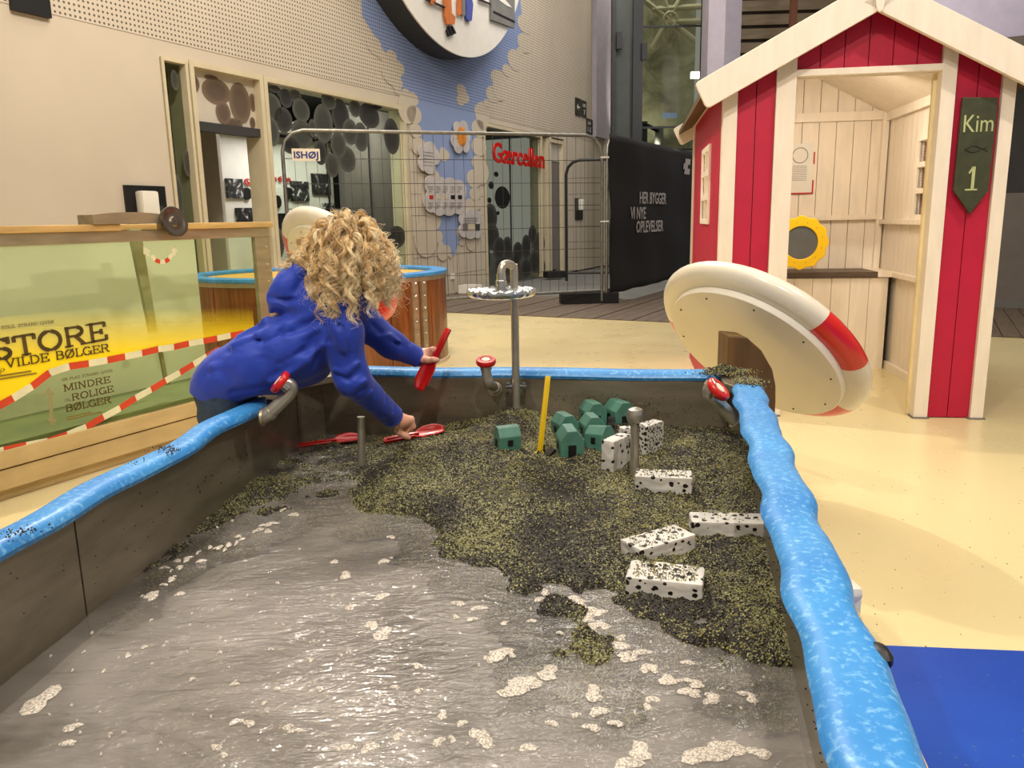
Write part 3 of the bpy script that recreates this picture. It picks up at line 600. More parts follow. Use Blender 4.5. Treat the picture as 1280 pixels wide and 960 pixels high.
# ------------------------------------------------------------------ site fences
def fence(name, label, A, B, H=2.0, wires=True, r=.02, m='galv', nv=32, group=None):
    A = Vector(A); B = Vector(B); L = (B - A).length; t = thing(name, label, 'fence', tuple(A)); F = frame(A, B - A); I = WM[t.name].inverted() @ F
    rr = .22; pts = [(0, 0, .04)] + [(0, 0, H - rr)] + [(rr - rr * cos(a), 0, H - rr + rr * sin(a)) for a in (pi / 6, pi / 3, pi / 2)] + [(L - rr + rr * sin(a), 0, H - rr + rr * cos(a)) for a in (0, pi / 6, pi / 3)] + [(L, 0, H - rr), (L, 0, .04)]
    o = MB().tube(pts, r, 10).build('frame_tube', m, t, True); o.matrix_parent_inverse = I
    o = MB().tube([(0, 0, .17), (L, 0, .17)], r * .8, 8).build('bottom_tube', m, t, True); o.matrix_parent_inverse = I
    if wires:
        me = None
        for k in range(1, nv):
            if me is None:
                o = MB().box((-.0017, -.0017, .17), (.0017, .0017, H - .01)).build('wire', 'wire', t); me = o.data
            else: o = bpy.data.objects.new('wire', me); COL.objects.link(o); o.parent = t
            o.matrix_parent_inverse = I @ Matrix.Translation((L * k / nv, 0, 0))
        me = None
        for k in range(1, 7):
            if me is None:
                o = MB().box((0, -.003, -.003), (L, .003, .003)).build('wire', 'wire', t); me = o.data
            else: o = bpy.data.objects.new('wire', me); COL.objects.link(o); o.parent = t
            o.matrix_parent_inverse = I @ Matrix.Translation((0, 0, .17 + (H - .2) * k / 7))
    return t, F, I, L
FA = Vector((ony(352, 175, 8.62).x, 8.62, 0)); FB = Vector((1.13, 9.9, 0))
t1, F1, I1, L1 = fence('site_fence', 'galvanised wire mesh fence panel across the back, with a town sign on it', FA, FB)
# town sign on the mesh
fn = Vector(((FB - FA).y, -(FB - FA).x, 0)).normalized(); a = onpl(365.5, 201, FA + fn * .03, fn); b = onpl(399.5, 186, FA + fn * .03, fn)
ts = thing('town_sign', 'small cream plate reading ISHØJ in blue, hung on the mesh fence', 'sign', tuple((a + b) / 2), math.atan2((FB - FA).y, (FB - FA).x)); W = (Vector((b.x, b.y)) - Vector((a.x, a.y))).length; H = b.z - a.z; rt_ = Matrix.Rotation(radians(-4), 4, 'Y')
o = MB().box((-W / 2, 0, -H / 2), (W / 2, .015, H / 2)).build('plate', 'cream', ts)
mat('sign_blue', (36, 56, 120), .5)
text('lettering', 'ISHØJ', WM[ts.name] @ Matrix.Translation((-W * .44, 0, -H * .28)), H * .56, MATS['sign_blue'], ts, W * .88, .003, bold=.03)
# black banner fence receding to the right
BA = Vector((1.19, 9.92, 0)); BB = Vector((2.86, 12.95, 0))
t2, F2, I2, L2 = fence('site_fence', 'fence panel behind the black banner, running back to the right', BA, BB, wires=False)
bn = thing('banner', 'black fabric banner reading HER BYGGER VI NYE OPLEVELSER on the site fence', 'banner', tuple(BA)); IB = WM[bn.name].inverted() @ F2
V = []; Fc = []; nx, nz = 40, 24
for i in range(nx + 1):
    for j in range(nz + 1):
        x = L2 * i / nx; z = .12 + 1.9 * j / nz; e = (1 - abs(2 * j / nz - 1)) * .05
        xx = x + (e * sin(j * 1.1) * .5 - .01 if i == 0 else 0)
        V.append((xx, -.035 - .012 * sin(x * 5 + z * 2) - .01 * sin(z * 7 + x), z + (.004 * sin(x * 9) if j == 0 else 0)))
for i in range(nx):
    for j in range(nz): k = i * (nz + 1) + j; Fc.append((k, k + nz + 1, k + nz + 2, k + 1))
o = MB().add(V, Fc).build('cloth', 'black_matte', bn, 'all'); o.matrix_parent_inverse = IB; so = o.modifiers.new('thick', 'SOLIDIFY'); so.thickness = .003
def bl(px, py):
    n = Vector((F2[0][1], F2[1][1], 0)); q = onpl(px, py, BA - n * .06, n); return (q - BA).dot((BB - BA).normalized()), q.z
def zb(x, y): return 740 + x / 6, 140 + y / 6
mat('banner_print', (186, 180, 176), .7)
for s_, p0, p1, pt in (('HER BYGGER', (358, 685), (556, 690), (358, 612)), ('VI NYE', (290, 802), (404, 798), (290, 722)), ('OPLEVELSER', (333, 905), (533, 888), (333, 838))):
    a = bl(*zb(*p0)); b = bl(*zb(*p1)); c = bl(*zb(*pt)); o = text('lettering', s_, F2 @ Matrix.Translation((a[0], -.058, a[1])), .155, MATS['banner_print'], bn, b[0] - a[0], .002, shear=.06, bold=.015)
for i, wq in enumerate((.26, .22, .27)):              # small illegible mark of three slanted lines
    a = bl(*zb(700, 392 + i * 37)); x = a[0] + (0, -.09, -.04)[i]; n_ = (5, 4, 5)[i]; mb = MB()
    for k in range(n_):
        u = x + wq * k / n_; v_ = u + wq / n_ * .72; mb.prism([(u, a[1]), (v_, a[1]), (v_ + .02, a[1] + .085), (u + .02, a[1] + .085)], .058, .060, XZ)
    o = mb.build('small_print', 'banner_print', bn); o.matrix_parent_inverse = IB
# cable ties
for z in (1.75, 1.0): MB().tube([(1.11, 9.88, z), (1.21, 9.9, z)], .012, 6).build('cable_tie', 'white', t2, world=True)
t3, F3, I3, L3 = fence('site_fence', 'dark framed gate panel standing behind the mesh fence', (.93, 13.2, 0), (2.3, 13.0, 0), 1.95, True, .025, 'steel_dark', 12)
mk = lambda nm, lb, c, L, W, H, rz: (lambda t: MB().bevbox((-L / 2, -W / 2, 0), (L / 2, W / 2, H), .015).build('block', 'black_matte', t) and MB().tube([(0, 0, H - .01), (0, 0, H + .03)], .03, 8).build('socket', 'black', t))(thing(nm, lb, 'fence foot', c, rz))
c = onz(749, 393); mk('fence_foot', 'black rubber foot block under the joint of fence and banner', (c.x, 10.0, 0), .72, .24, .14, .05)
c = onz(693, 347); mk('fence_foot', 'smaller black foot block behind the mesh fence near the entrance', (c.x, c.y, 0), .36, .24, .12, .3)
# odd white floor box near the wall
c = onz(578, 366); MBx = MB().prism([(-.16, 0), (.2, 0), (.12, .14), (-.06, .14)], 0, .12); props(MBx.build('floor_box', 'white', None), 'small white wedge box at the foot of the mural wall', 'box').location = (c.x + .1, c.y - .1, 0)
# ------------------------------------------------------------------ red and cream beach hut
HA = onz(969, 519); HB = onz(1226, 523); hd = (HB - HA).normalized(); HF = frame(HA, hd)        # x along the front, y inward, z up
hut = thing('beach_hut', 'red and cream striped toy beach hut with open front and pitched roof', 'hut', tuple(HA), math.atan2(hd.y, hd.x))
U0, U1, UC, DP = -.323, 1.02, .35, 1.82
mat('hut_red', (182, 12, 54), .5, var=.05, scale=5); mat('hut_cream', (236, 224, 206), .5, var=.035, scale=7, stretch=(3, 3, .6), bump=(20, .05)); mat('roof_brown', (92, 74, 40), .7)
mat('counter_wood', (92, 76, 62), .5, var=.2, scale=6, stretch=(1, 10, 10))
slope = .53; ztop = lambda u: 2.0 - slope * abs(u - UC) + .045
def hpoly(nm, m, us, y0, y1, z0, zf=None, parent=hut, name=None):
    """board between us[0]..us[1], top following the roof line"""
    a, b = us; ps = [(a, z0), (b, z0), (b, (zf or ztop)(b))] + ([(UC, (zf or ztop)(UC))] if a < UC < b else []) + [(a, (zf or ztop)(a))]
    M = Matrix(((1, 0, 0, 0), (0, 0, 1, 0), (0, 1, 0, 0), (0, 0, 0, 1)))
    return MB().prism(ps, y0, y1, M).build(nm, m, parent)
def boards(a, b, n, y0, y1, z0, zf=None, m='hut_red', g=.004):
    w_ = (b - a) / n
    for k in range(n): hpoly('board', m, (a + k * w_ + g / 2, a + (k + 1) * w_ - g / 2), y0, y1, z0, zf)
# front
hpoly('post', 'hut_cream', (U0, -.255), -.022, .05, 0); hpoly('post', 'hut_cream', (-.072, .02), -.022, .05, 0)
hpoly('post', 'hut_cream', (.686, .752), -.022, .05, 0); hpoly('post', 'hut_cream', (.96, U1), -.022, .05, 0)
boards(-.255, -.072, 2, 0, .03, .005); boards(.752, .96, 2, 0, .03, .005); boards(.02, .686, 6, 0, .03, 1.735)
for a, b in ((-.255, -.072), (.752, .96), (.02, .686)):
    hpoly('inner_lining', 'hut_cream', (a, b), .03, .05, 1.70 if a == .02 else .005)
MB().box((.02, -.022, 1.705), (.686, .05, 1.735)).build('lintel', 'hut_cream', hut)
MB().box((.672, .05, 0), (.69, .07, 1.7)).build('door_stop', mat('stop_yellow', (232, 212, 160), .5), hut)
# feet of the posts
for a, b in ((-.08, .02), (.68, .76), (.95, 1.03)): MB().box((a, -.03, 0), (b, .06, .008)).build('foot_plate', 'mid_grey', hut)
# sides: outer red boards, inner cream lining, window openings
zs = lambda u: ztop(U0) - .02
def side(x0, x1, xin0, xin1, wy0, wy1, wz0, wz1, nb):
    bwid = (DP - .06) / nb
    for k in range(nb):
        a = .05 + k * bwid; b = a + bwid - .004
        for (z0, z1) in (((0, wz0), (wz1, 1.68)) if (a + b) / 2 > wy0 and (a + b) / 2 < wy1 else ((0, 1.68),)):
            MB().box((x0, a, z0 + .004), (x1, b, z1)).build('board', 'hut_red', hut); MB().box((xin0, a, z0 + .004), (xin1, b, z1)).build('lining_board', 'hut_cream', hut)
    a = min(x0, xin0) - .012; b = max(x1, xin1) + .012
    for y in (wy0 - .03, (wy0 + wy1) / 2 - .015, wy1): MB().box((a, y, wz0 - .03), (b, y + .03, wz1 + .03)).build('window_bar', 'hut_cream', hut)
    for k in range(4):
        z = wz0 - .03 + (wz1 - wz0 + .03) * k / 3; MB().box((a, wy0, z), (b, wy1, z + .03)).build('window_bar', 'hut_cream', hut)
nb = 20; bq = (DP - .06) / nb
side(U0, U0 + .02, U0 + .024, U0 + .04, .05 + bq * 6, .05 + bq * 11, 1.03, 1.42, nb)
side(U1 - .02, U1, U1 - .04, U1 - .024, .05 + bq * 6, .05 + bq * 12, 1.03, 1.47, nb)
for x in (U0 - .012, U1 - .05): MB().box((x, DP - .05, 0), (x + .062, DP + .012, 1.72)).build('post', 'hut_cream', hut)
# inner rails
for z in (1.0, .655): MB().box((U1 - .075, .06, z - .03), (U1 - .04, DP - .05, z)).build('wall_rail', 'hut_cream', hut)
MB().box((U1 - .07, .06, 1.66), (U1 - .04, DP, 1.72)).build('wall_rail', 'hut_cream', hut)
MB().box((U0 + .05, DP - .08, 1.0), (U1 - .05, DP - .05, 1.035)).build('wall_rail', 'hut_cream', hut)
MB().box((U0 + .05, DP - .08, 1.67), (U1 - .05, DP - .05, 1.73)).build('wall_rail', 'hut_cream', hut)
MB().box((U1 - .09, DP - .09, 0), (U1 - .05, DP - .05, 1.72)).build('corner_post', 'hut_cream', hut)
MB().box((U1 - .07, .06, .0), (U1 - .04, DP - .4, .05)).build('wall_rail', 'hut_cream', hut)
# back
n = 11; w_ = (U1 - U0 - .08) / n
for k in range(n): a = U0 + .04 + k * w_; hpoly('back_board', 'hut_cream', (a + .002, a + w_ - .002), DP - .05, DP - .03, 0)
hpoly('back_skin', 'hut_red', (U0, U1), DP - .028, DP, 0)
# roof: two slopes, barge boards front and back
def roof(sg):
    ue = UC + sg * (.35 + .43); th = .03
    u_in = UC; z_in = 2.045; z_e = z_in - slope * abs(ue - UC)
    M = Matrix(((1, 0, 0, 0), (0, 0, 1, 0), (0, 1, 0, 0), (0, 0, 0, 1)))
    MB().prism([(u_in, z_in), (ue, z_e), (ue, z_e + th), (u_in, z_in + th)], -.10, DP + .12, M).build('roof_slope', 'roof_brown', hut)
    MB().prism([(u_in, z_in - .012), (ue - sg * .1, z_e - .012 + slope * .1), (ue - sg * .1, z_e + slope * .1 - .002), (u_in, z_in - .002)], .05, DP - .05, M).build('roof_lining', 'hut_cream', hut)
    for y0 in (-.135, DP + .12):
        h0 = -.075; h1 = .06; L = math.hypot(ue - UC, slope * (ue - UC)); c = 1 / math.hypot(1, slope); s = slope * c
        nrm = (sg * s, c); d = (sg * c, -s); r = .022
        def P(l, h): return (UC + d[0] * l + nrm[0] * h, 2.045 + d[1] * l + nrm[1] * h)
        Le = L + .02
        pts = [P(-h0 * s / c if False else 0 + h0 * slope * 1, h0), P(Le - r, h0)] + [P(Le - r + r * sin(a), h0 + r - r * cos(a)) for a in (pi / 6, pi / 3, pi / 2)] + [P(Le - r + r * cos(a), h1 - r + r * sin(a)) for a in (pi / 6, pi / 3, pi / 2)] + [P(h1 * slope, h1)]
        MB().prism(pts, y0, y0 + .03, M).build('barge_board', 'hut_cream', hut, bevel=.003)
roof(-1); roof(1)
MB().prism([(UC - .035, 2.06), (UC + .035, 2.06), (UC + .012, 1.96), (UC, 1.95), (UC - .012, 1.96)], -.15, -.136, Matrix(((1, 0, 0, 0), (0, 0, 1, 0), (0, 1, 0, 0), (0, 0, 0, 1)))).build('ridge_cover', 'hut_cream', hut)
# counter inside
for k in range(10):
    a = U0 + .05 + k * .121; MB().box((a, 1.38, 0), (a + .118, 1.40, .62)).build('counter_board', 'hut_cream', hut)
MB().box((U0 + .05, 1.36, .625), (U1 - .16, DP - .06, .66)).build('counter_top', 'counter_wood', hut)
MB().box((U1 - .16, 1.36, .625), (U1 - .045, DP - .06, .66)).build('counter_edge', 'hut_cream', hut)
# information sheet on the back wall
sh = thing('wall_sheet', 'white sheet with red corner marks on the back wall inside the hut', 'poster', tuple(HF @ Vector((.36, DP - .055, 1.36))), math.atan2(hd.y, hd.x))
MB().box((-.14, -.004, -.17), (.13, 0, .17)).build('paper', 'white', sh)
MB().lathe([(.055, 0), (.055, .001), (.048, .001), (.048, 0)], 24, Matrix.Translation((.04, -.0045, .09)) @ Matrix.Rotation(pi / 2, 4, 'X'), cap=False).build('ring_drawing', 'print_grey', sh)
for k in range(9): MB().box((-.06, -.0052, .015 - k * .012), (.09, -.004, .019 - k * .012)).build('text_line', 'print_grey', sh)
for lo, hi in (((-.14, -.006, -.175), (.14, -.004, -.165)), ((.13, -.006, -.175), (.14, -.004, -.08)), ((.13, -.006, .03), (.14, -.004, .11))): MB().box(lo, hi).build('corner_mark', 'text_red', sh)
# yellow scalloped porthole ring with dark disc, standing on the counter
cx, cz, R0 = .345, .86, .172
ph = thing('porthole_frame', 'yellow scalloped ring around a dark round board, standing on the hut counter', 'porthole', tuple(HF @ Vector((cx, 1.30, cz))), math.atan2(hd.y, hd.x))
N = 144; V = []; Fc = []
prof = [(1, 0), (1, .03), (0, .03), (0, 0)]
for k in range(N):
    a = 2 * pi * k / N; ro = R0 * (1 + .035 * cos(12 * a)); ri = .108
    for q, y in prof: r = ro if q else ri; V.append((r * cos(a), y, r * sin(a)))
for k in range(N):
    for j in range(4): Fc.append((k * 4 + j, k * 4 + (j + 1) % 4, ((k + 1) % N) * 4 + (j + 1) % 4, ((k + 1) % N) * 4 + j))
MB().add(V, Fc).build('ring', mat('yellow', (246, 200, 12), .4, var=.03), ph, True, bevel=.004)
MB().lathe([(.11, .012), (.11, .035)], 40, Matrix.Rotation(-pi / 2, 4, 'X')).build('dark_disc', mat('disc_grey', (96, 98, 98), .45), ph, True)
for k in range(12): a = 2 * pi * (k + .5) / 12; MB().sphere((.135 * cos(a), -.001, .135 * sin(a)), .003, 6).build('screw', 'dark_grey', ph)
# name board
nb_ = thing('name_board', 'dark green wooden board reading Kim with a fish and 1, on the hut front', 'sign', tuple(HF @ Vector((.857, -.03, 1.3))), math.atan2(hd.y, hd.x))
mat('board_green', (58, 62, 38), .5, var=.12, scale=20); mat('paint_cream', (178, 184, 132), .6)
MB().prism([(-.078, .275), (.078, .268), (.074, -.16), (.0, -.268), (-.082, -.155)], -.006, .018, Matrix(((1, 0, 0, 0), (0, 0, -1, 0), (0, 1, 0, 0), (0, 0, 0, 1)))).build('plank', 'board_green', nb_, bevel=.003)
LB = WM[nb_.name]
text('lettering', 'Kim', LB @ Matrix.Translation((-.066, -.018, .115)), .082, MATS['paint_cream'], nb_, .132, .002)
MB().box((-.009, -.0215, -.15), (.005, -.0185, -.045)).prism([(-.024, -.072), (-.009, -.045), (.0, -.045), (-.009, -.062), (-.02, -.08)], .0185, .0215, Matrix(((1, 0, 0, 0), (0, 0, -1, 0), (0, 1, 0, 0), (0, 0, 0, 1)))).build('lettering', 'paint_cream', nb_)
MB().box((-.034, -.0215, -.157), (.02, -.0185, -.149)).build('lettering', 'paint_cream', nb_)
up_ = [(-.05 + .08 * t / 8, .014 * sin(pi * min(1, t / 7.2))) for t in range(9)]
MB().tube([(x, -.02, .036 + y * 1.1) for x, y in up_] + [(.052, -.02, .022)], .0022, 5).tube([(x, -.02, .036 - y * 1.1) for x, y in up_] + [(.052, -.02, .048)], .0022, 5).build('fish_drawing', 'black', nb_)
for z in (.245, -.235): MB().sphere((0, -.019, z), .0035, 6).build('screw', 'chrome', nb_)
lamp('AREA', tuple(HF @ Vector((.45, .75, 1.78))), tuple(HF @ Vector((.5, 1.2, .6))), 9, color=(1, .86, .70), size=.35)
# ------------------------------------------------------------------ wave tank on the left (local x along, y to the back)
AO = onz(0, 630); AF = frame(AO, Dv)
aq = thing('wave_tank', 'long glass wave tank with green water, wooden rail and Danish lettering', 'water tank', tuple(AO), pi / 2 - BG)
def aqp(px, py, off=0.): n = Nv; q = onpl(px, py, AO + n * off, n); return (q - AO).dot(Dv), q.z
mat('ply', (196, 172, 122), .5, var=.09, scale=4, stretch=(1, 1, 3), bump=(30, .05)); mat('oak', (206, 170, 108), .4, var=.1, scale=5, stretch=(1, 8, 8), coat=.2)
mat('steel', (176, 164, 138), .42, .7, var=.1, scale=5, stretch=(1, 6, 6)); mat('tank_green', (224, 230, 196), .6, var=.05, scale=2); mat('tank_floor', (120, 132, 84), .5, var=.12, scale=3)
A0, A1, AD = -1.7, 1.56, .46
for z0, z1, y in ((0, .042, .03), (.047, .128, 0), (.134, .205, -.006)): MB().box((A0, y, z0), (A1, AD, z1)).build('base_panel', 'ply', aq, bevel=.003)
MB().box((A0, .02, .205), (A1 - .02, AD - .02, .225)).build('tank_bed', 'tank_floor', aq)
MB().box((A0, -.004, .985), (A1, .05, 1.033)).box((A0, AD - .04, .985), (A1, AD, 1.033)).box((A1 - .04, 0, .985), (A1, AD, 1.033)).build('top_frame', 'steel', aq, bevel=.002)
MB().bevbox((A0, -.02, 1.033), (.66, .055, 1.062), .006).bevbox((.90, -.02, 1.033), (A1 + .02, .055, 1.062), .006).bevbox((A0, AD - .06, 1.033), (A1 + .02, AD + .02, 1.062), .006).bevbox((A1 - .05, .0, 1.034), (A1 + .02, AD, 1.061), .006).build('rail', 'oak', aq, True)
MB().box((A1 - .10, 0, .2), (A1, .03, 1.0)).box((A1 - .02, 0, .2), (A1, AD, .24)).box((A1 - .012, .0, .2), (A1, .05, 1.0)).build('end_post', 'steel', aq, bevel=.002)
mb = MB()
for k in range(8): mb.sphere((A1 - .03, -.002, .3 + k * .09), .007, 8)
mb.build('bolts', 'pipe_steel', aq, True)
MB().box((A0, .006, .205), (A1 - .09, .014, .99)).build('front_glass', glass_mat('tank_glass', (.965, .99, .92), .975, .07), aq)
MB().box((1.4, AD - .014, .205), (A1 - .04, AD - .006, .99)).build('back_glass', 'tank_glass', aq)
MB().box((A0, AD - .03, .225), (1.44, AD - .02, .99)).build('back_panel', 'tank_green', aq)
MB().box((A1 - .012, .05, .24), (A1 - .006, AD - .04, .99)).build('end_glass', 'tank_glass', aq)
m, t = newmat('yellow_sheet'); c = t.n('ShaderNodeTexCoord'); sp = t.n('ShaderNodeSeparateXYZ'); t.l(c.outputs['Object'], sp.inputs[0])
t.b.inputs['Base Color'].default_value = lin((255, 226, 0)); t.b.inputs['Roughness'].default_value = .5
al = t.ramp(t.math('ADD', sp.outputs[2], t.math('MULTIPLY', sp.outputs[0], .10)), [(.56, (1, 1, 1, 1)), (.76, (.0, .0, .0, 1))]); t.l(al, t.b.inputs['Alpha'])
def z4(x, y): return x / 2.667, 230 + y / 2.667
XZp = Matrix(((1, 0, 0, 0), (0, 0, -1, 0), (0, 1, 0, 0), (0, 0, 0, 1)))
upl = [aqp(*z4(*p)) for p in [(0, 735), (75, 700), (165, 630), (240, 605), (300, 598), (360, 587), (470, 565), (515, 552), (570, 546), (630, 532), (700, 520), (765, 506), (850, 490)]]
lol = [aqp(*z4(*p)) for p in [(0, 890), (100, 870), (175, 855), (235, 833), (300, 805), (345, 777), (405, 745), (450, 715), (505, 685), (545, 660), (595, 632), (630, 610), (680, 580), (740, 545)]]
upl = [(upl[0][0] - .6, upl[0][1] - .25)] + upl; lol = [(lol[0][0] - .6, lol[0][1] - .04)] + lol
ys = upl + [(upl[-1][0], .72), (A0 + .3, .72), (A0 + .3, upl[0][1])]
MB().add([(s, .003, z) for s, z in ys], [tuple(range(len(ys)))]).build('yellow_sheet', m, aq)
def dashes(line, w_, dl, m1='red_decal', m2='white_decal', nm='dash'):
    P = [Vector((a, b, 0)) for a, b in line]; cum = [0]
    for a, b in zip(P[:-1], P[1:]): cum.append(cum[-1] + (b - a).length)
    def at(l):
        l = min(max(l, 0), cum[-1] - 1e-6)
        for i in range(len(P) - 1):
            if l <= cum[i + 1]: return P[i].lerp(P[i + 1], (l - cum[i]) / (cum[i + 1] - cum[i]))
    n = int(cum[-1] / dl)
    for k in range(n):
        a = at(k * dl); b = at((k + 1) * dl); d = (b - a).normalized(); q = Vector((-d.y, d.x, 0)) * w_
        MB().prism([tuple((a - q)[:2]), tuple((b - q)[:2]), tuple((b + q)[:2]), tuple((a + q)[:2])], -.002, .0008, XZp).build(nm, m1 if k % 2 else m2, aq)
mat('red_decal', (206, 66, 34), .5); mat('white_decal', (226, 224, 190), .5)
dashes(upl, .0145, .088); dashes(lol, .0145, .088)
# slab serif lettering built from strokes
def arcp(cx, cy, rx, ry, a0, a1, n=12): return [(cx + rx * cos(radians(a0 + (a1 - a0) * i / n)), cy + ry * sin(radians(a0 + (a1 - a0) * i / n))) for i in range(n + 1)]
G = {'I': (.36, [[(.18, 0), (.18, 1)]], [(.18, 0), (.18, 1)]), 'L': (.62, [[(.16, 0), (.16, 1)], [(.16, .05), (.58, .05), (.58, .3)]], [(.16, 0), (.16, 1)]),
     'E': (.72, [[(.16, 0), (.16, 1)], [(.1, .05), (.66, .05), (.66, .28)], [(.1, .95), (.64, .95), (.64, .74)], [(.16, .5), (.5, .5)], [(.5, .38), (.5, .62)]], [(.12, 0), (.12, 1)]),
     'F': (.68, [[(.16, 0), (.16, 1)], [(.1, .95), (.62, .95), (.62, .74)], [(.16, .5), (.48, .5)], [(.48, .38), (.48, .62)]], [(.16, 0), (.12, 1)]),
     'T': (.74, [[(.37, 0), (.37, .95)], [(.06, .72), (.06, .95), (.68, .95), (.68, .72)]], [(.37, 0)]),
     'V': (.8, [[(.12, 1), (.4, .04), (.68, 1)]], [(.12, 1), (.68, 1)]), 'A': (.8, [[(.1, 0), (.4, .96), (.7, 0)], [(.22, .34), (.58, .34)]], [(.1, 0), (.7, 0)]),
     'N': (.86, [[(.16, 0), (.16, 1), (.68, 0), (.68, 1)]], [(.16, 0), (.12, 1), (.68, 1)]), 'M': (1.0, [[(.15, 0), (.15, 1), (.5, .1), (.84, 1), (.84, 0)]], [(.15, 0), (.12, 1), (.86, 1), (.84, 0)]),
     'O': (.86, [arcp(.43, .5, .34, .46, 0, 360, 24)], []), 'Ø': (.86, [arcp(.43, .5, .34, .46, 0, 360, 24), [(.12, -.04), (.74, 1.04)]], []), 'Q': (.86, [], []),
     'G': (.84, [arcp(.43, .5, .34, .46, 45, 330, 20), [(.74, .0), (.74, .42)], [(.5, .42), (.82, .42)]], []), 'C': (.8, [arcp(.43, .5, .34, .46, 45, 315, 20)], []),
     'D': (.82, [[(.16, 0), (.16, 1)], [(.1, .95)] + arcp(.36, .5, .36, .45, 90, -90, 14) + [(.1, .05)]], []),
     'B': (.76, [[(.16, 0), (.16, 1)], [(.1, .95)] + arcp(.42, .74, .2, .21, 90, -90, 10) + [(.16, .53)], [(.16, .53)] + arcp(.44, .29, .24, .24, 90, -90, 10) + [(.1, .05)]], []),
     'R': (.84, [[(.16, 0), (.16, 1)], [(.1, .95)] + arcp(.44, .73, .23, .22, 90, -90, 10) + [(.16, .51)], [(.42, .5), (.68, .05)]], [(.16, 0), (.7, 0)]),
     'S': (.68, [arcp(.34, .73, .22, .22, 35, 270, 14) + arcp(.34, .27, .24, .23, 90, -145, 14)[1:], [(.56, .7), (.56, 1)], [(.1, .3), (.1, 0)]], []),
     'J': (.6, [[(.42, 1), (.42, .25)] + arcp(.24, .22, .18, .2, 0, -150, 8)], [(.42, 1)]), ' ': (.45, [], [])}
def slab(s, p0, p1, h, nm='lettering', t=.15, m='ink', y=-.001):
    """letters from p0 to p1 on the tank glass, all in one decal per word group"""
    tot = sum(G[c][0] for c in s); L = math.hypot(p1[0] - p0[0], p1[1] - p0[1]); k = L / tot; dx, dz = (p1[0] - p0[0]) / L, (p1[1] - p0[1]) / L; x0 = 0; mb = MB()
    def Q(x, yy): return (p0[0] + dx * x * k - dz * yy * h, p0[1] + dz * x * k + dx * yy * h)
    def seg(a, b, w_):
        A = Vector((a[0] * k, a[1] * h, 0)); B = Vector((b[0] * k, b[1] * h, 0)); d = (B - A)
        if d.length < 1e-6: return
        d.normalize(); q = Vector((-d.y, d.x, 0)) * w_ * h / 2; e = d * w_ * h * .12
        P = [A - q - e, B - q + e, B + q + e, A + q - e]; mb.prism([Q(p.x / k, p.y / h) for p in P], 0, .0006, XZp)
    for c in s:
        wd, st, sf = G[c]
        for line in st:
            for a, b in zip(line[:-1], line[1:]):
                hz = abs(a[1] - b[1]) < .02; seg((a[0] + x0, a[1]), (b[0] + x0, b[1]), t * (.62 if hz else 1))
        for sx, sy in sf: yy = sy + (.04 if sy < .5 else -.04); seg((sx - .14 + x0, yy), (sx + .14 + x0, yy), .09)
        x0 += wd
    o = mb.build(nm, m, aq); o.location.y = y; return o
mat('ink', (84, 66, 22), .6); mat('ink_soft', (128, 106, 40), .6); mat('arrow_grey', (150, 146, 100), .6)
def z2c(x, y): return x / 3.692, 380 + y / 3.692
def AQ(x, y): return aqp(*z2c(x, y))
h1 = AQ(490, 75)[1] - AQ(496, 165)[1]
slab('STORE', (AQ(0, 240)[0] - .035, .556), (AQ(500, 165)[0], AQ(500, 165)[1]), .082, t=.2)
slab('VILDE BØLGER', AQ(25, 297), AQ(508, 218), .035, t=.17); slab('OG', (AQ(0, 305)[0] - .01, .495), AQ(24, 301), .013, m='ink')
slab('STEJL STRAND GIVER', AQ(5, 117), AQ(250, 88), .0125, t=.17)
slab('EN FLAD STRAND GIVER', AQ(285, 357), AQ(520, 312), .0115, t=.17)
slab('MINDRE', AQ(293, 405), AQ(510, 362), .029, t=.19); slab('ROLIGE', AQ(330, 447), AQ(525, 405), .029, t=.19); slab('OG', AQ(298, 452), AQ(326, 446), .012); slab('BØLGER', AQ(302, 500), AQ(515, 455), .031, t=.19)
for (a, b), n in ((((310, 527), (420, 502)), 1), (((310, 538), (470, 500)), 1), (((0, 335), (145, 312)), 1), (((0, 350), (170, 322)), 1)):
    p = AQ(*a); q = AQ(*b); MB().prism([(p[0], p[1]), (q[0], q[1]), (q[0], q[1] + .005), (p[0], p[1] + .005)], 0, .0006, XZp).build('small_print', 'ink_soft', aq)
# grey double arrow
pa = [AQ(*p) for p in [(222, 385), (252, 418), (240, 418), (248, 530), (266, 530), (243, 567), (216, 530), (230, 530), (220, 418), (206, 418)]]
MB().prism(pa, 0, .0006, XZp).build('double_arrow', 'arrow_grey', aq)
# curved arrow above
ca = aqp(201.5, 312, 0); R1 = .066
def az(x, y): return 90 + x / 4.923, 220 + y / 4.923
for k in range(5):
    a0 = radians(205 + k * 26); a1 = radians(205 + (k + 1) * 26); P = [(ca[0] + r * cos(a) * 1.05, ca[1] + r * sin(a)) for r, aa in ((R1, (a0, (a0 + a1) / 2, a1)), (R1 - .019, (a1, (a0 + a1) / 2, a0))) for a in aa]
    MB().prism(P, 0, .001, XZp).build('arrow_band', 'red_decal' if k % 2 else 'white_decal', aq)
for P in ([(438, 432), (482, 460), (470, 475), (480, 488), (462, 498), (455, 480), (440, 482)], [(640, 425), (652, 468), (640, 466), (632, 492), (612, 482), (622, 462), (608, 458)]):
    MB().prism([aqp(*az(*p)) for p in P], 0, .001, XZp).build('arrow_tip', 'white_decal', aq)
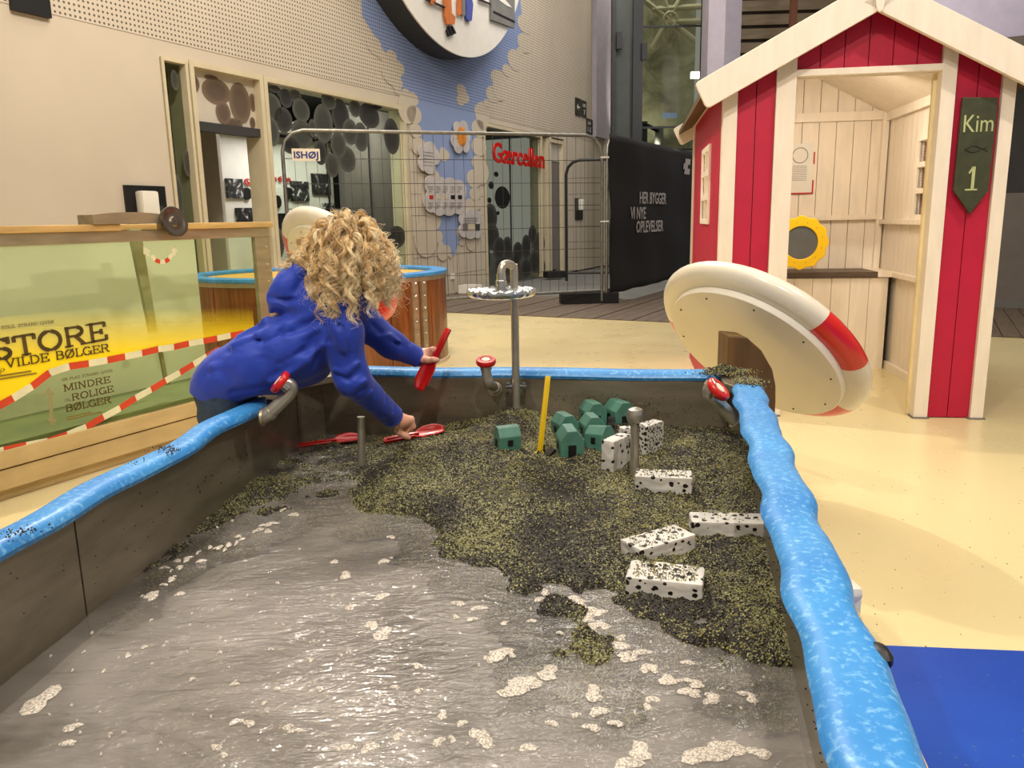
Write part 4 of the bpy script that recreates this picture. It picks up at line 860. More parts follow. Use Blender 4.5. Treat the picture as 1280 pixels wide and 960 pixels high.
# paddle rods inside
p = [aqp(160, 300, -.2), aqp(187, 415, -.2)]
o = MB().add([(p[0][0], .2, p[0][1] + .05), (p[0][0] + .06, .2, p[0][1] + .05), (p[1][0] + .03, .2, p[1][1]), (p[1][0] - .01, .2, p[1][1])], [(0, 1, 2, 3)]).build('paddle_arm', mat('paddle', (176, 176, 134), .6, .0), aq); so = o.modifiers.new('t', 'SOLIDIFY'); so.thickness = .02
p = aqp(208, 432, 0); q = aqp(217, 480, 0); MB().tube([(p[0], .05, p[1]), (q[0], .05, q[1])], .011, 10).tube([(p[0] - .035, .05, p[1]), (p[0] + .035, .05, p[1])], .009, 8).tube([(q[0] - .02, .05, q[1]), (q[0] + .02, .05, q[1])], .009, 8).build('drain_handle', 'arrow_grey', aq, True)
# crank cover and wheel on the rail
c0 = aqp(107, 278, -.02); c1 = aqp(196, 278, -.02)
cr = thing('crank_wheel', 'steel wheel disc and curved housing on the wave tank rail', 'crank', tuple(AF @ Vector(((c0[0] + c1[0]) / 2, .02, 1.062))), pi / 2 - BG)
W2 = (c1[0] - c0[0]) / 2; V = []; Fc = []
for k in range(25):
    x = -W2 + 2 * W2 * k / 24; z = .040 + .010 * (1 - (x / W2) ** 2)
    V += [(x, -.05, 0), (x, .05, 0), (x, .05, z), (x, -.05, z)]
for k in range(24):
    for j in range(4): Fc.append((k * 4 + j, k * 4 + (j + 1) % 4, k * 4 + 4 + (j + 1) % 4, k * 4 + 4 + j))
Fc += [(0, 1, 2, 3), (96, 97, 98, 99)]
MB().add(V, Fc).build('housing', 'steel', cr, True); MB().box((W2, -.02, .0), (W2 + .03, .02, .03)).build('clamp', 'chrome', cr)
q = aqp(219, 278, .06); wc = Vector(((AF.inverted() @ (WM[cr.name] @ Vector((0, 0, 0)))).x, 0, 0)); xw = q[0] - wc.x
MB().lathe([(.012, -.01), (.02, .0), (.06, .006), (.069, .002), (.071, .012), (.069, .022), (.061, .023), (.05, .018), (.03, .014), (.022, .018), (.02, .02), (.012, .02), (.01, .016)], 40, Matrix.Translation((xw, -.06, q[1] - 1.062)) @ Matrix.Rotation(pi / 2 - .25, 4, 'X') @ Matrix.Rotation(-.0, 4, 'Y')).build('wheel', mat('wheel_steel', (120, 108, 96), .25, .9, var=.1), cr, True)
MB().tube([(W2, 0, .012), (xw, -.055, q[1] - 1.062)], .014, 12).build('axle', 'pipe_steel', cr, True)
# ------------------------------------------------------------------ round wooden sand tub behind the child
TX, TY, RX, RY, TZ = -1.46, 6.15, .98, .8, .69
tub = thing('sand_tub', 'oval wooden tub with a blue rim and yellow sand behind the child', 'tub', (TX, TY, 0))
m, t = newmat('tub_wood'); v = t.coord('Object', (6, 6, .6)); t.l(t.ramp(t.noise(v, 3, 6, .7, .6), [(.3, (74, 38, 14)), (.5, (122, 70, 28)), (.75, (160, 98, 44))]), t.b.inputs['Base Color']); t.b.inputs['Roughness'].default_value = .35; t.b.inputs['Coat Weight'].default_value = .3
def ring(rx0, ry0, rx1, ry1, z0, z1, n=72, a0=0, a1=2 * pi):
    V = []; Fc = []; full = abs(a1 - a0 - 2 * pi) < 1e-6; m_ = n if full else n + 1
    for k in range(m_):
        a = a0 + (a1 - a0) * k / n; V += [(rx0 * cos(a), ry0 * sin(a), z0), (rx1 * cos(a), ry1 * sin(a), z0), (rx1 * cos(a), ry1 * sin(a), z1), (rx0 * cos(a), ry0 * sin(a), z1)]
    for k in range(n):
        for j in range(4): Fc.append((k * 4 + j, k * 4 + (j + 1) % 4, ((k + 1) % m_) * 4 + (j + 1) % 4, ((k + 1) % m_) * 4 + j))
    if not full: Fc += [(0, 1, 2, 3), tuple((m_ - 1) * 4 + j for j in (3, 2, 1, 0))]
    return V, Fc
m, t = newmat('rim_blue'); v = t.coord(); t.l(t.mix(t.ramp(t.noise(v, 95, 3, .6, .3), [(.52, (0, 0, 0, 1)), (.74, (.75, .75, .75, 1))]), t.ramp(t.noise(v, 7, 4), [(.3, (38, 122, 194)), (.7, (60, 144, 208))]), lin((140, 196, 230))), t.b.inputs['Base Color']); t.b.inputs['Roughness'].default_value = .45; t.b.inputs['Coat Weight'].default_value = .12; t.b.inputs['Coat Roughness'].default_value = .25; t.bump(t.noise(v, 9, 3), .12, .02)
for k in range(14): a0 = 2 * pi * k / 14 - .42; V, Fc = ring(RX - .04, RY - .04, RX - .012, RY - .012, .03, TZ - .03, 6, a0 + .004, a0 + 2 * pi / 14 - .004); MB().add(V, Fc).build('stave', 'tub_wood', tub)
V, Fc = ring(RX - .12, RY - .12, RX, RY, TZ - .03, TZ); MB().add(V, Fc).build('rim', 'rim_blue', tub, bevel=.008)
V, Fc = ring(0.001, 0.001, RX - .05, RY - .05, .55, TZ - .028); MB().add(V, Fc).build('sand', mat('sand_yellow', (206, 166, 84), .9, var=.1, scale=9, bump=(40, .5)), tub)
V, Fc = ring(RX - .03, RY - .03, RX - .004, RY - .004, TZ - .06, TZ - .03); MB().add(V, Fc).build('metal_band', 'steel', tub)
V, Fc = ring(RX - .1, RY - .1, RX - .0, RY - .0, 0, .03); MB().add(V, Fc).build('plinth', 'trim_cream', tub)
for px in (520, 531):
    best = min((abs((lambda r: 640 + FPX * Vector((AX[0][0] * r.x + AX[1][0] * r.y + AX[2][0] * r.z, 0, 0)).x / (AX[0][2] * r.x + AX[1][2] * r.y + AX[2][2] * r.z))(Vector((TX + RX * cos(a), TY + RY * sin(a), .4 - CAM_H))) - px), a) for a in [-.001 * i for i in range(1, 1500)])[1]
    da = .028; V, Fc = ring(RX - .012, RY - .012, RX + .006, RY + .006, .03, TZ - .03, 2, best - da, best + da); MB().add(V, Fc).build('joint_strip', 'steel', tub)
    mb = MB()
    for j in range(7): mb.sphere(((RX + .006) * cos(best), (RY + .006) * sin(best), .08 + j * .09), .009, 8)
    mb.build('bolts', 'chrome', tub, True)
# ------------------------------------------------------------------ big tilted lifebuoys
mat('buoy_white', (226, 218, 198), .3, var=.03, coat=.35); mat('buoy_board', (236, 230, 212), .55, var=.04, scale=2); mat('bracket_wood', (96, 68, 28), .5, var=.2, scale=3, stretch=(8, 8, 1))
def buoy(label, C, n, phase, R=.34, r=.06, bevel=0, secs=(-28, 5, 48, 88, 150, 197, 332)):
    t = thing('lifebuoy_sign', label, 'lifebuoy', tuple(C)); z = -Vector(n).normalized(); x = z.cross(Vector((0, 0, 1))).normalized(); x = -x if x.x < 0 else x
    t.rotation_euler = frame((0, 0, 0), x, z).to_euler()
    F = Matrix.Translation(C) @ frame((0, 0, 0), x, z); WM[t.name] = F
    def arc(a0, a1, nm, m):
        n_ = 20; V = []; Fc = []; k = 20
        for i in range(n_ + 1):
            a = a0 + (a1 - a0) * i / n_
            for j in range(k): b = 2 * pi * j / k; V.append(((R + r * 1.1 * cos(b)) * cos(a), (R + r * 1.1 * cos(b)) * sin(a), r * .82 * sin(b)))
        for i in range(n_):
            for j in range(k): Fc.append((i * k + j, i * k + (j + 1) % k, (i + 1) * k + (j + 1) % k, (i + 1) * k + j))
        return MB().add(V, Fc + [tuple(range(k)), tuple(range(n_ * k, n_ * k + k))]).build(nm, m, t, True)
    q = pi / 2
    cuts = [radians(x) + phase for x in secs]
    for i in range(len(secs) - 1): arc(cuts[i], cuts[i + 1], ('red_section', 'white_section')[i % 2], ('bright_red', 'buoy_white')[i % 2])
    MB().lathe([(.0, -.062), (R - .015, -.062), (R - .012, -.058), (R - .012, -.02), (0, -.02)], 64, cap=False).build('back_board', 'buoy_board', t, True)
    MB().lathe([(.0, .03), (R - .03, .03), (R - .03, .02), (0, .02)], 64, cap=False).build('front_board', 'buoy_board', t, True)
    for k in range(10): a = 2 * pi * k / 10 + .2; MB().sphere((.29 * cos(a), .29 * sin(a), -.0625), .004, 6).build('screw', 'dark_grey', t)
    return t
nb1 = Vector((-.606, -.404, -.686)).normalized(); C1 = ony(940, 445, 2.72) - nb1 * .062
bu = buoy('large tilted lifebuoy with red bands and white back board beside the basin corner', C1, nb1, 0.0, R=.334, r=.049)
for px, py in ((975, 367), (1009, 388)):
    pass
# wooden bracket carrying it
p = [ony(x, y, 2.47) for x, y in [(907, 418), (930, 420), (948, 436), (962, 460), (966, 480), (966, 500)]]
M2 = Matrix(((1, 0, 0, 0), (0, 0, 1, 0), (0, 1, 0, 0), (0, 0, 0, 1)))
cx = onz(935, 500).x
br = thing('buoy_post', 'brown wooden post holding the tilted lifebuoy at the basin corner', 'post', (p[0].x + .07, 2.5, 0))
pts = [(q.x, q.z) for q in p] + [(p[-1].x - .005, 0), (p[0].x, 0)]
MB().prism(pts, 2.44, 2.56, M2).build('plank', 'bracket_wood', br, world=True, bevel=.004)
nb2 = Vector((-.55, -.62, -.56)).normalized(); C2 = ony(424, 334, 4.6)
bu2 = buoy('second tilted lifebuoy, half hidden behind the curly head', C2, nb2, 0, R=.335, r=.062, secs=(-8, 84, 150, 224, 352))
p2 = thing('buoy_post', 'brown wooden post of the lifebuoy behind the child', 'post', (C2.x, C2.y, 0)); MB().box((-.07, -.0, 0), (.07, .1, C2.z - .05)).build('plank', 'bracket_wood', p2, bevel=.004)
# white stool with drain pattern peeping past the rim
sc = onz(1071, 706, .2); st = thing('step_stool', 'white plastic step stool half hidden beside the blue rim', 'stool', (sc.x - .192, sc.y - .04, 0), .1)
mb = MB(); mb.bevbox((-.15, -.1, .16), (.15, .1, .2), .018).build('top', 'white_plastic', st, True)
for x, y in ((-.12, -.07), (.12, -.07), (-.12, .07), (.12, .07)): MB().prism([(x - .025, y - .025), (x + .025, y - .025), (x + .025, y + .025), (x - .025, y + .025)], 0, .17).build('leg', 'white_plastic', st)
mb = MB()
for i in range(10):
    for j in range(6): mb.box((-.11 + i * .023, -.07 + j * .025, .2), (-.097 + i * .023, -.058 + j * .025, .203))
o = mb.build('grip_dots', 'sand_yellow', st)
# ------------------------------------------------------------------ the water basin
WZ, RZ = .385, .60
bs = thing('water_basin', 'steel water play basin with wavy blue rim, sand-like granules and grey water', 'basin', (0, 1.3, 0))
I = lambda P: [Vector((a, b)) for a, b in P]
LW0, LW1 = Vector((-.845, .22)), Vector((-.652, 2.36)); CB = Vector((-.60, 2.485)); FW1 = Vector((.638, 2.30)); RW1 = Vector((.655, 2.2)); RW0 = Vector((.222, .22))
m, t = newmat('basin_steel'); v = t.coord('Object', (1, 1, 5)); t.l(t.ramp(t.noise(v, 3, 5, .6), [(.3, (112, 104, 88)), (.7, (148, 138, 120))]), t.b.inputs['Base Color']); t.b.inputs['Metallic'].default_value = .6
t.l(t.ramp(t.noise(v, 5, 3), [(.3, (.28,) * 3 + (1,)), (.7, (.42,) * 3 + (1,))]), t.b.inputs['Roughness']); t.bump(t.noise(t.coord('Object', (1, 1, .4)), 4, 2), .25, .02)
def wallpanel(a, b, nm='steel_panel', z0=.28, z1=.575, th=.008, m='basin_steel'):
    d = (b - a).normalized(); q = Vector((-d.y, d.x)) * th
    return MB().prism([tuple(a), tuple(b), tuple(b + q), tuple(a + q)], z0, z1).build(nm, m, bs, world=True)
def split(a, b, n): return [(a.lerp(b, k / n), a.lerp(b, (k + 1) / n - .002)) for k in range(n)]
loop = [LW1, LW0, RW0, RW1, FW1, CB, LW1]
for a, b in split(LW0, LW1, 2): wallpanel(b, a) if False else wallpanel(a, b)
wallpanel(LW1, CB)
for a, b in split(CB, FW1, 2): wallpanel(a, b)
wallpanel(FW1, RW1)
for a, b in split(RW1, RW0, 2): wallpanel(a, b)
wallpanel(RW0, LW0)
# outer skirt
O_ = lambda p, e: p + e
ol = [Vector((-.875, .14)), Vector((-.675, 2.38)), Vector((-.61, 2.525)), Vector((.65, 2.335)), Vector((.675, 2.19)), Vector((.24, .14))]
for a, b in zip(ol, ol[1:] + ol[:1]): wallpanel(a, b, 'skirt_board', 0.02, .565, .02, 'ply')
mat('basin_floor', (152, 147, 142), .5, var=.12, scale=2.5, bump=(8, .3))
MB().prism([tuple(p) for p in (LW0, RW0, RW1, FW1, CB, LW1)], .325, .345).build('basin_bed', 'basin_floor', bs, world=True)
# rim boards with wavy edges
def rim(inner, outer, amp, wl_, name='rim_board', ph=0, z=RZ, th=.027, round0=True, wz=.004):
    """inner and outer are two points each"""
    a0, a1 = [Vector(p) for p in inner]; b0, b1 = [Vector(p) for p in outer]; L = (a1 - a0).length; n = int(L / .022); d = (a1 - a0).normalized(); q = Vector((-d.y, d.x)); q = q if q.dot(b0 - a0) > 0 else -q
    top = []; wv = lambda l, f: amp * (sin(2 * pi * l / wl_ + f) + .45 * sin(2 * pi * l / (wl_ * .57) + f * 1.7))
    V = []; Fc = []; K = 9
    for i in range(n + 1):
        l = L * i / n; e = min(1, math.sqrt(max(0, 1 - (1 - min(l, L - l) / .03) ** 2))) if min(l, L - l) < .03 else 1
        a = a0.lerp(a1, i / n); b = b0.lerp(b1, i / n); a = a + q * wv(l, ph); b = b + q * wv(l + .02, ph + .5); c = (a + b) / 2; a = c + (a - c) * max(e, .25); b = c + (b - c) * max(e, .25)
        zz = z + wz * sin(2 * pi * l / (wl_ * 1.3) + ph)
        for k in range(K): 
            u = k / (K - 1); pz = zz - .010 * (abs(2 * u - 1) ** 5); p = a.lerp(b, u); V.append((p.x, p.y, pz))
        e1 = a - (b - a).normalized() * .004; e2 = b + (b - a).normalized() * .004
        V.append((e2.x, e2.y, zz - .018)); V.append((b.x, b.y, zz - th)); V.append((a.x, a.y, zz - th)); V.append((e1.x, e1.y, zz - .018))
    K += 4
    for i in range(n):
        for k in range(K): Fc.append((i * K + k, i * K + (k + 1) % K, (i + 1) * K + (k + 1) % K, (i + 1) * K + k))
    Fc += [tuple(range(K)), tuple(range(n * K, n * K + K))]
    return MB().add(V, Fc).build(name, 'rim_blue', bs, True, world=True)
rim([(-.852, .25), (-.640, 2.06)], [(-.912, .25), (-.690, 2.13)], .0045, .38, ph=.6, wz=.003)
rim([(-.515, 2.478), (.612, 2.298)], [(-.50, 2.535), (.635, 2.36)], .003, .5, ph=2.0, wz=.002)
rim([(.195, .25), (.612, 2.18)], [(.272, .25), (.688, 2.165)], .0042, .27, ph=1.2, wz=.002)
# corner caps
def cap(P, z1=.585): MB().prism(P, z1 - .025, z1).build('corner_cap', 'basin_steel', bs, world=True, bevel=.004)
cap([(-.70, 2.12), (-.64, 2.10), (-.635, 2.37), (-.52, 2.475), (-.505, 2.53), (-.62, 2.53), (-.70, 2.40)]); cap([(.60, 2.22), (.62, 2.16), (.70, 2.16), (.70, 2.34), (.62, 2.36)])
# black clips under the right rim
for p in ((1005, 611), (1104, 814)):
    q = onz(*p, .59); MB().sphere((q.x - .003, q.y, .585), (.012, .02, .012), 10).build('clip', 'black', bs, True, world=True)
# sediment: polygon of where the granules lie, traced on the water plane
sp = [(150, 745), (215, 705), (300, 665), (355, 640), (400, 628), (450, 640), (500, 655), (545, 690), (590, 705), (625, 722), (640, 745), (690, 742), (745, 745), (800, 790), (850, 828), (900, 842), (985, 862), (1060, 870), (1050, 800), (1020, 700), (980, 560), (955, 510), (640, 490), (370, 510), (310, 560), (230, 620), (150, 690)]
SP = np.array([tuple(onz(*p, WZ)[:2]) for p in sp]); isl = np.array([tuple(onz(*p, WZ)[:2]) for p in [(690, 752), (735, 760), (775, 800), (750, 832), (700, 815)]])
def sdist(P, poly):
    d = np.full(len(P), 9.); ins = np.zeros(len(P), bool); n = len(poly)
    for i in range(n):
        a = poly[i]; b = poly[(i + 1) % n]; e = b - a; w_ = P - a; t = np.clip((w_ @ e) / (e @ e), 0, 1); d = np.minimum(d, np.linalg.norm(w_ - t[:, None] * e, axis=1))
        c = ((a[1] > P[:, 1]) != (b[1] > P[:, 1])) & (P[:, 0] < (b[0] - a[0]) * (P[:, 1] - a[1]) / (b[1] - a[1] + 1e-12) + a[0]); ins ^= c
    return np.where(ins, d, -d)
def vnoise(P, s, seed=0):
    r = np.random.default_rng(seed); T = r.random((64, 64)); q = P * s + 100; i = np.floor(q).astype(int); f = q - i; f = f * f * (3 - 2 * f); g = lambda a, b: T[(i[:, 0] + a) % 64, (i[:, 1] + b) % 64]
    return (g(0, 0) * (1 - f[:, 0]) + g(1, 0) * f[:, 0]) * (1 - f[:, 1]) + (g(0, 1) * (1 - f[:, 0]) + g(1, 1) * f[:, 0]) * f[:, 1]
def hgt(P):
    d = sdist(P, SP); di = sdist(P, isl); d = np.maximum(d, di + .035) + (vnoise(P, 14, 3) - .5) * .08 + (vnoise(P, 45, 4) - .5) * .03
    s = np.clip((d + .03) / .09, 0, 1); s = s * s * (3 - 2 * s); h = .350 + .048 * s
    far = np.clip((P[:, 1] - (1.70 - .0 * P[:, 0])) / .6, 0, 1) * np.clip((P[:, 0] + .42) / .25, 0, 1)
    h += s * (.038 * far + .016 * (vnoise(P, 9, 5) - .5) + .014 * (vnoise(P, 26, 6) - .5) + .009 * (vnoise(P, 80, 7) - .5) + .004 * (vnoise(P, 170, 8) - .5))
    for cx, cy, a, r in ((.0, 2.33, .05, .09), (.20, 2.25, .035, .14), (.60, 1.85, .035, .08), (.05, 1.93, .02, .1), (.52, 2.1, .02, .1), (.45, 1.75, -.012, .07), (-.15, 2.12, .012, .1)):
        h += a * np.exp(-((P[:, 0] - cx) ** 2 + (P[:, 1] - cy) ** 2) / r ** 2)
    left = np.clip((-.30 - P[:, 0]) / .15, 0, 1); h -= .013 * left * s
    return h, d
st_ = .0065; gx = np.arange(-.76, .68, st_); gy = np.arange(.95, 2.46, st_); GX, GY = np.meshgrid(gx, gy, indexing='ij'); P = np.stack([GX.ravel(), GY.ravel()], 1)
H_, D_ = hgt(P); inner = np.array([tuple(p) for p in (LW0, RW0, RW1, FW1, CB, LW1)]); W_ = sdist(P, inner)
ok = ((D_ > -.06) & (W_ > -.016)).reshape(GX.shape); idn = np.arange(GX.size).reshape(GX.shape)
q = ok[:-1, :-1] & ok[1:, :-1] & ok[1:, 1:] & ok[:-1, 1:]; Fq = np.stack([idn[:-1, :-1][q], idn[1:, :-1][q], idn[1:, 1:][q], idn[:-1, 1:][q]], 1)
me = bpy.data.meshes.new('granule_bed'); me.from_pydata([tuple(v) for v in np.column_stack([P, H_])], [], Fq.tolist())
bm = bmesh.new(); bm.from_mesh(me); bmesh.ops.delete(bm, geom=[v for v in bm.verts if not v.link_faces], context='VERTS'); bm.to_mesh(me); bm.free(); me.shade_smooth()
m, t = newmat('granules'); v = t.coord()
cell = t.vor(v, 330, 1); sepc = t.n('ShaderNodeSeparateColor'); t.l(cell, sepc.inputs[0])
big = t.noise(v, 4.5, 5, .65, .5)
thr = t.ramp(big, [(.42, (.05,) * 3 + (1,)), (.60, (.74,) * 3 + (1,))])
oliv = t.math('LESS_THAN', sepc.outputs[0], thr)
olc = t.ramp(sepc.outputs[1], [(.0, (78, 78, 46)), (.6, (122, 120, 76)), (1.0, (166, 162, 112))]); dkc = t.ramp(sepc.outputs[2], [(.0, (20, 18, 15)), (1.0, (52, 44, 34))])
t.l(t.mix(oliv, dkc, olc), t.b.inputs['Base Color']); t.b.inputs['Roughness'].default_value = .45; t.bump(t.vor(v, 330, 0), .9, .004)
gb = link(me, 'granule_bed', m); props(gb, 'olive and black plastic granules heaped in the far half of the basin', 'granules', kind='stuff')
# loose granules
def grains(name, P3, size, m, parent=None, label=None, cat=None):
    n = len(P3); r = np.random.default_rng(3); base = np.array([(1, 0, 0), (-1, 0, 0), (0, 1, 0), (0, -1, 0), (0, 0, 1), (0, 0, -1)], float); Fb = np.array([(0, 2, 4), (2, 1, 4), (1, 3, 4), (3, 0, 4), (2, 0, 5), (1, 2, 5), (3, 1, 5), (0, 3, 5)])
    a = r.random(n) * 6.28; ca, sa = np.cos(a), np.sin(a); sz = size * (.6 + .7 * r.random((n, 1, 1))); B = base[None] * (.6 + .6 * r.random((n, 1, 3))); B = np.stack([B[..., 0] * ca[:, None] - B[..., 1] * sa[:, None], B[..., 0] * sa[:, None] + B[..., 1] * ca[:, None], B[..., 2]], -1) * sz
    V = (P3[:, None] + B).reshape(-1, 3); Fc = (np.arange(n)[:, None, None] * 6 + Fb[None]).reshape(-1, 3)
    me = bpy.data.meshes.new(name); me.vertices.add(len(V)); me.vertices.foreach_set('co', V.ravel()); me.loops.add(len(Fc) * 3); me.loops.foreach_set('vertex_index', Fc.ravel().astype(np.int32)); me.polygons.add(len(Fc)); me.polygons.foreach_set('loop_start', np.arange(0, len(Fc) * 3, 3, dtype=np.int32)); me.update(calc_edges=True)
    o = bpy.data.objects.new(name, me); COL.objects.link(o); me.materials.append(MATS[m]); o['kind'] = 'stuff'
    if parent is not None: o.parent = parent; o.matrix_parent_inverse = WM.get(parent.name, Matrix.Identity(4)).inverted()
    if label: props(o, label, cat, kind='stuff')
    return o
mat('grain_olive', (150, 144, 84), .5, var=.25, scale=300); mat('grain_dark', (34, 30, 24), .45, var=.3, scale=300)
Q = RNG.random((60000, 2)) * [1.44, 1.5] + [-.76, .95]; h, d = hgt(Q); wq = sdist(Q, inner); om = .6 * vnoise(Q, 7, 21) + .4 * vnoise(Q, 23, 22)
k = (h > WZ - .001) & (wq > .002); Q = Q[k]; h = h[k]; om = om[k]; pick = RNG.random(len(Q)) < np.clip((om - .36) * 2.0, .04, .72)
P3 = np.column_stack([Q, h + .001])
grains('loose_granules', P3[pick], .0021, 'grain_olive', gb); grains('loose_granules', P3[~pick], .0021, 'grain_dark', gb)
# specks on steel walls, rim and corner
def onwall(a, b, c, s, n, zc, zs):
    t_ = np.clip(RNG.normal(c, s, n), 0, 1); z = RNG.normal(zc, zs, n); a = np.array(a); b = np.array(b); d = (b - a) / np.linalg.norm(b - a); nrm = np.array([-d[1], d[0]]); return np.column_stack([a + (b - a) * t_[:, None] - nrm * .001, np.clip(z, .40, .56)])
S1 = [onwall(CB, FW1, .10, .06, 90, .50, .04), onwall(CB, FW1, .45, .2, 160, .50, .035), onwall(CB, FW1, .75, .05, 120, .50, .012), onwall(CB, FW1, .85, .12, 150, .47, .03), onwall(LW1, CB, .5, .3, 60, .52, .03), onwall(RW1, RW0, .12, .1, 260, .47, .04), onwall(RW1, RW0, .45, .3, 260, .43, .04), onwall(LW0, LW1, .7, .25, 130, .47, .04)]
S1 = np.concatenate(S1); S1 = S1[(S1[:, 2] > .42)]
pk = RNG.random(len(S1)) < .25
grains('stuck_granules', S1[~pk], .0017, 'grain_dark', bs); grains('stuck_granules', S1[pk], .0016, 'grain_olive', bs)
# sheet of wet granules on the upper right corner
n = 2600; a_ = RNG.normal(0, 1, (n, 2)); Cc = np.array(onz(905, 463, .6)[:2]); ps = np.column_stack([Cc[0] + a_[:, 0] * .032, Cc[1] + a_[:, 1] * .022, np.zeros(n)]); rr = np.abs(a_[:, 0]) ** 2 + np.abs(a_[:, 1]) ** 2; ps[:, 2] = .597 + .022 * np.exp(-rr / 1.6) * RNG.random(n)
n = 900; ps2 = np.column_stack([RNG.normal(.655, .02, n), RNG.normal(2.17, .03, n), np.full(n, .600)])
n = 1500; yy = RNG.random(n); wb = np.array(RW1) * (1 - yy[:, None] * .12) + np.array(RW0) * yy[:, None] * .12
ps3 = np.column_stack([wb[:, 0] - .002, wb[:, 1], .42 + .15 * RNG.random(n)])
AL = np.concatenate([ps, ps2, ps3]); pk = RNG.random(len(AL)) < .5; cg = grains('corner_granules', AL[pk], .0026, 'grain_dark', None, 'small dark heap of granules on the far right corner of the blue rim', 'granules'); grains('light_granules', AL[~pk], .0022, 'grain_olive', cg)
fl = []
for px, py, sx, n in ((205, 562, 12, 50), (215, 566, 9, 40), (20, 668, 14, 60), (170, 580, 5, 12)):
    c = onz(px, py, RZ); fl.append(np.column_stack([RNG.normal(c.x, sx * .0012, n), RNG.normal(c.y, .012, n), np.full(n, RZ + .003)]))
fl.append(np.column_stack([RNG.random(300) * 1.6 - .1, RNG.random(300) * 2.2 + 1.0, np.full(300, .001)]) * 1.0)
fo = np.concatenate(fl); fo[-300:, 0] += .75; grains('stray_granules', fo, .0018, 'grain_dark', None, 'stray dark granules scattered on the rim and yellow floor', 'granules')
# ---- water
m, t = newmat('water'); nt = m.node_tree; v = t.coord('Object', (1, 1, 1))
t.b.inputs['Base Color'].default_value = lin((140, 126, 110)); t.b.inputs['Roughness'].default_value = .25
tr = t.n('ShaderNodeBsdfTransparent'); tr.inputs[0].default_value = (.86, .85, .82, 1); di = t.n('ShaderNodeBsdfDiffuse'); t.l(t.ramp(t.noise(t.coord('Object', (1, 1.6, 1)), 3, 4, .6, .8), [(.35, (104, 100, 94)), (.65, (178, 172, 166))]), di.inputs[0])
gl = t.n('ShaderNodeBsdfGlossy'); gl.inputs['Roughness'].default_value = .05; gl.inputs[0].default_value = (1, 1, 1, 1)
b1_ = t.n('ShaderNodeBump'); b1_.inputs['Strength'].default_value = .55; b1_.inputs['Distance'].default_value = .01
t.l(t.math('ADD', t.noise(t.coord('Object', (1, 2.2, 1)), 14, 3, .55, 1.2), t.math('MULTIPLY', t.noise(t.coord('Object', (1, 2.0, 1)), 60, 2, .5, .5), .22)), b1_.inputs['Height']); t.l(b1_.outputs[0], gl.inputs['Normal'])
fr = t.n('ShaderNodeFresnel'); fr.inputs[0].default_value = 1.33; t.l(b1_.outputs[0], fr.inputs['Normal'])
mx = t.n('ShaderNodeMixShader'); mx.inputs[0].default_value = .38; t.l(tr.outputs[0], mx.inputs[1]); t.l(di.outputs[0], mx.inputs[2])
m2 = t.n('ShaderNodeMixShader'); t.l(t.math('MULTIPLY', fr.outputs[0], 1.3, True), m2.inputs[0]); t.l(mx.outputs[0], m2.inputs[1]); t.l(gl.outputs[0], m2.inputs[2]); nt.links.new(m2.outputs[0], nt.nodes['Material Output'].inputs[0])
st_ = .012; gx = np.arange(-.8, .70, st_); gy = np.arange(.2, 2.5, st_); GX, GY = np.meshgrid(gx, gy, indexing='ij'); P = np.stack([GX.ravel(), GY.ravel()], 1)
Hh = WZ + .0022 * (vnoise(P * [1, 1.6], 12, 31) - .5) + .0014 * (vnoise(P * [1, 2], 30, 32) - .5); W_ = sdist(P, inner); ok = (W_ > -.016).reshape(GX.shape); idn = np.arange(GX.size).reshape(GX.shape)
q = ok[:-1, :-1] & ok[1:, :-1] & ok[1:, 1:] & ok[:-1, 1:]; Fq = np.stack([idn[:-1, :-1][q], idn[1:, :-1][q], idn[1:, 1:][q], idn[:-1, 1:][q]], 1)
me = bpy.data.meshes.new('water'); me.from_pydata([tuple(v_) for v_ in np.column_stack([P, Hh])], [], Fq.tolist()); bm = bmesh.new(); bm.from_mesh(me); bmesh.ops.delete(bm, geom=[v_ for v_ in bm.verts if not v_.link_faces], context='VERTS'); bm.to_mesh(me); bm.free(); me.shade_smooth()
wt = link(me, 'water', m); props(wt, 'murky grey rippled water covering the basin bed', 'water', kind='stuff')
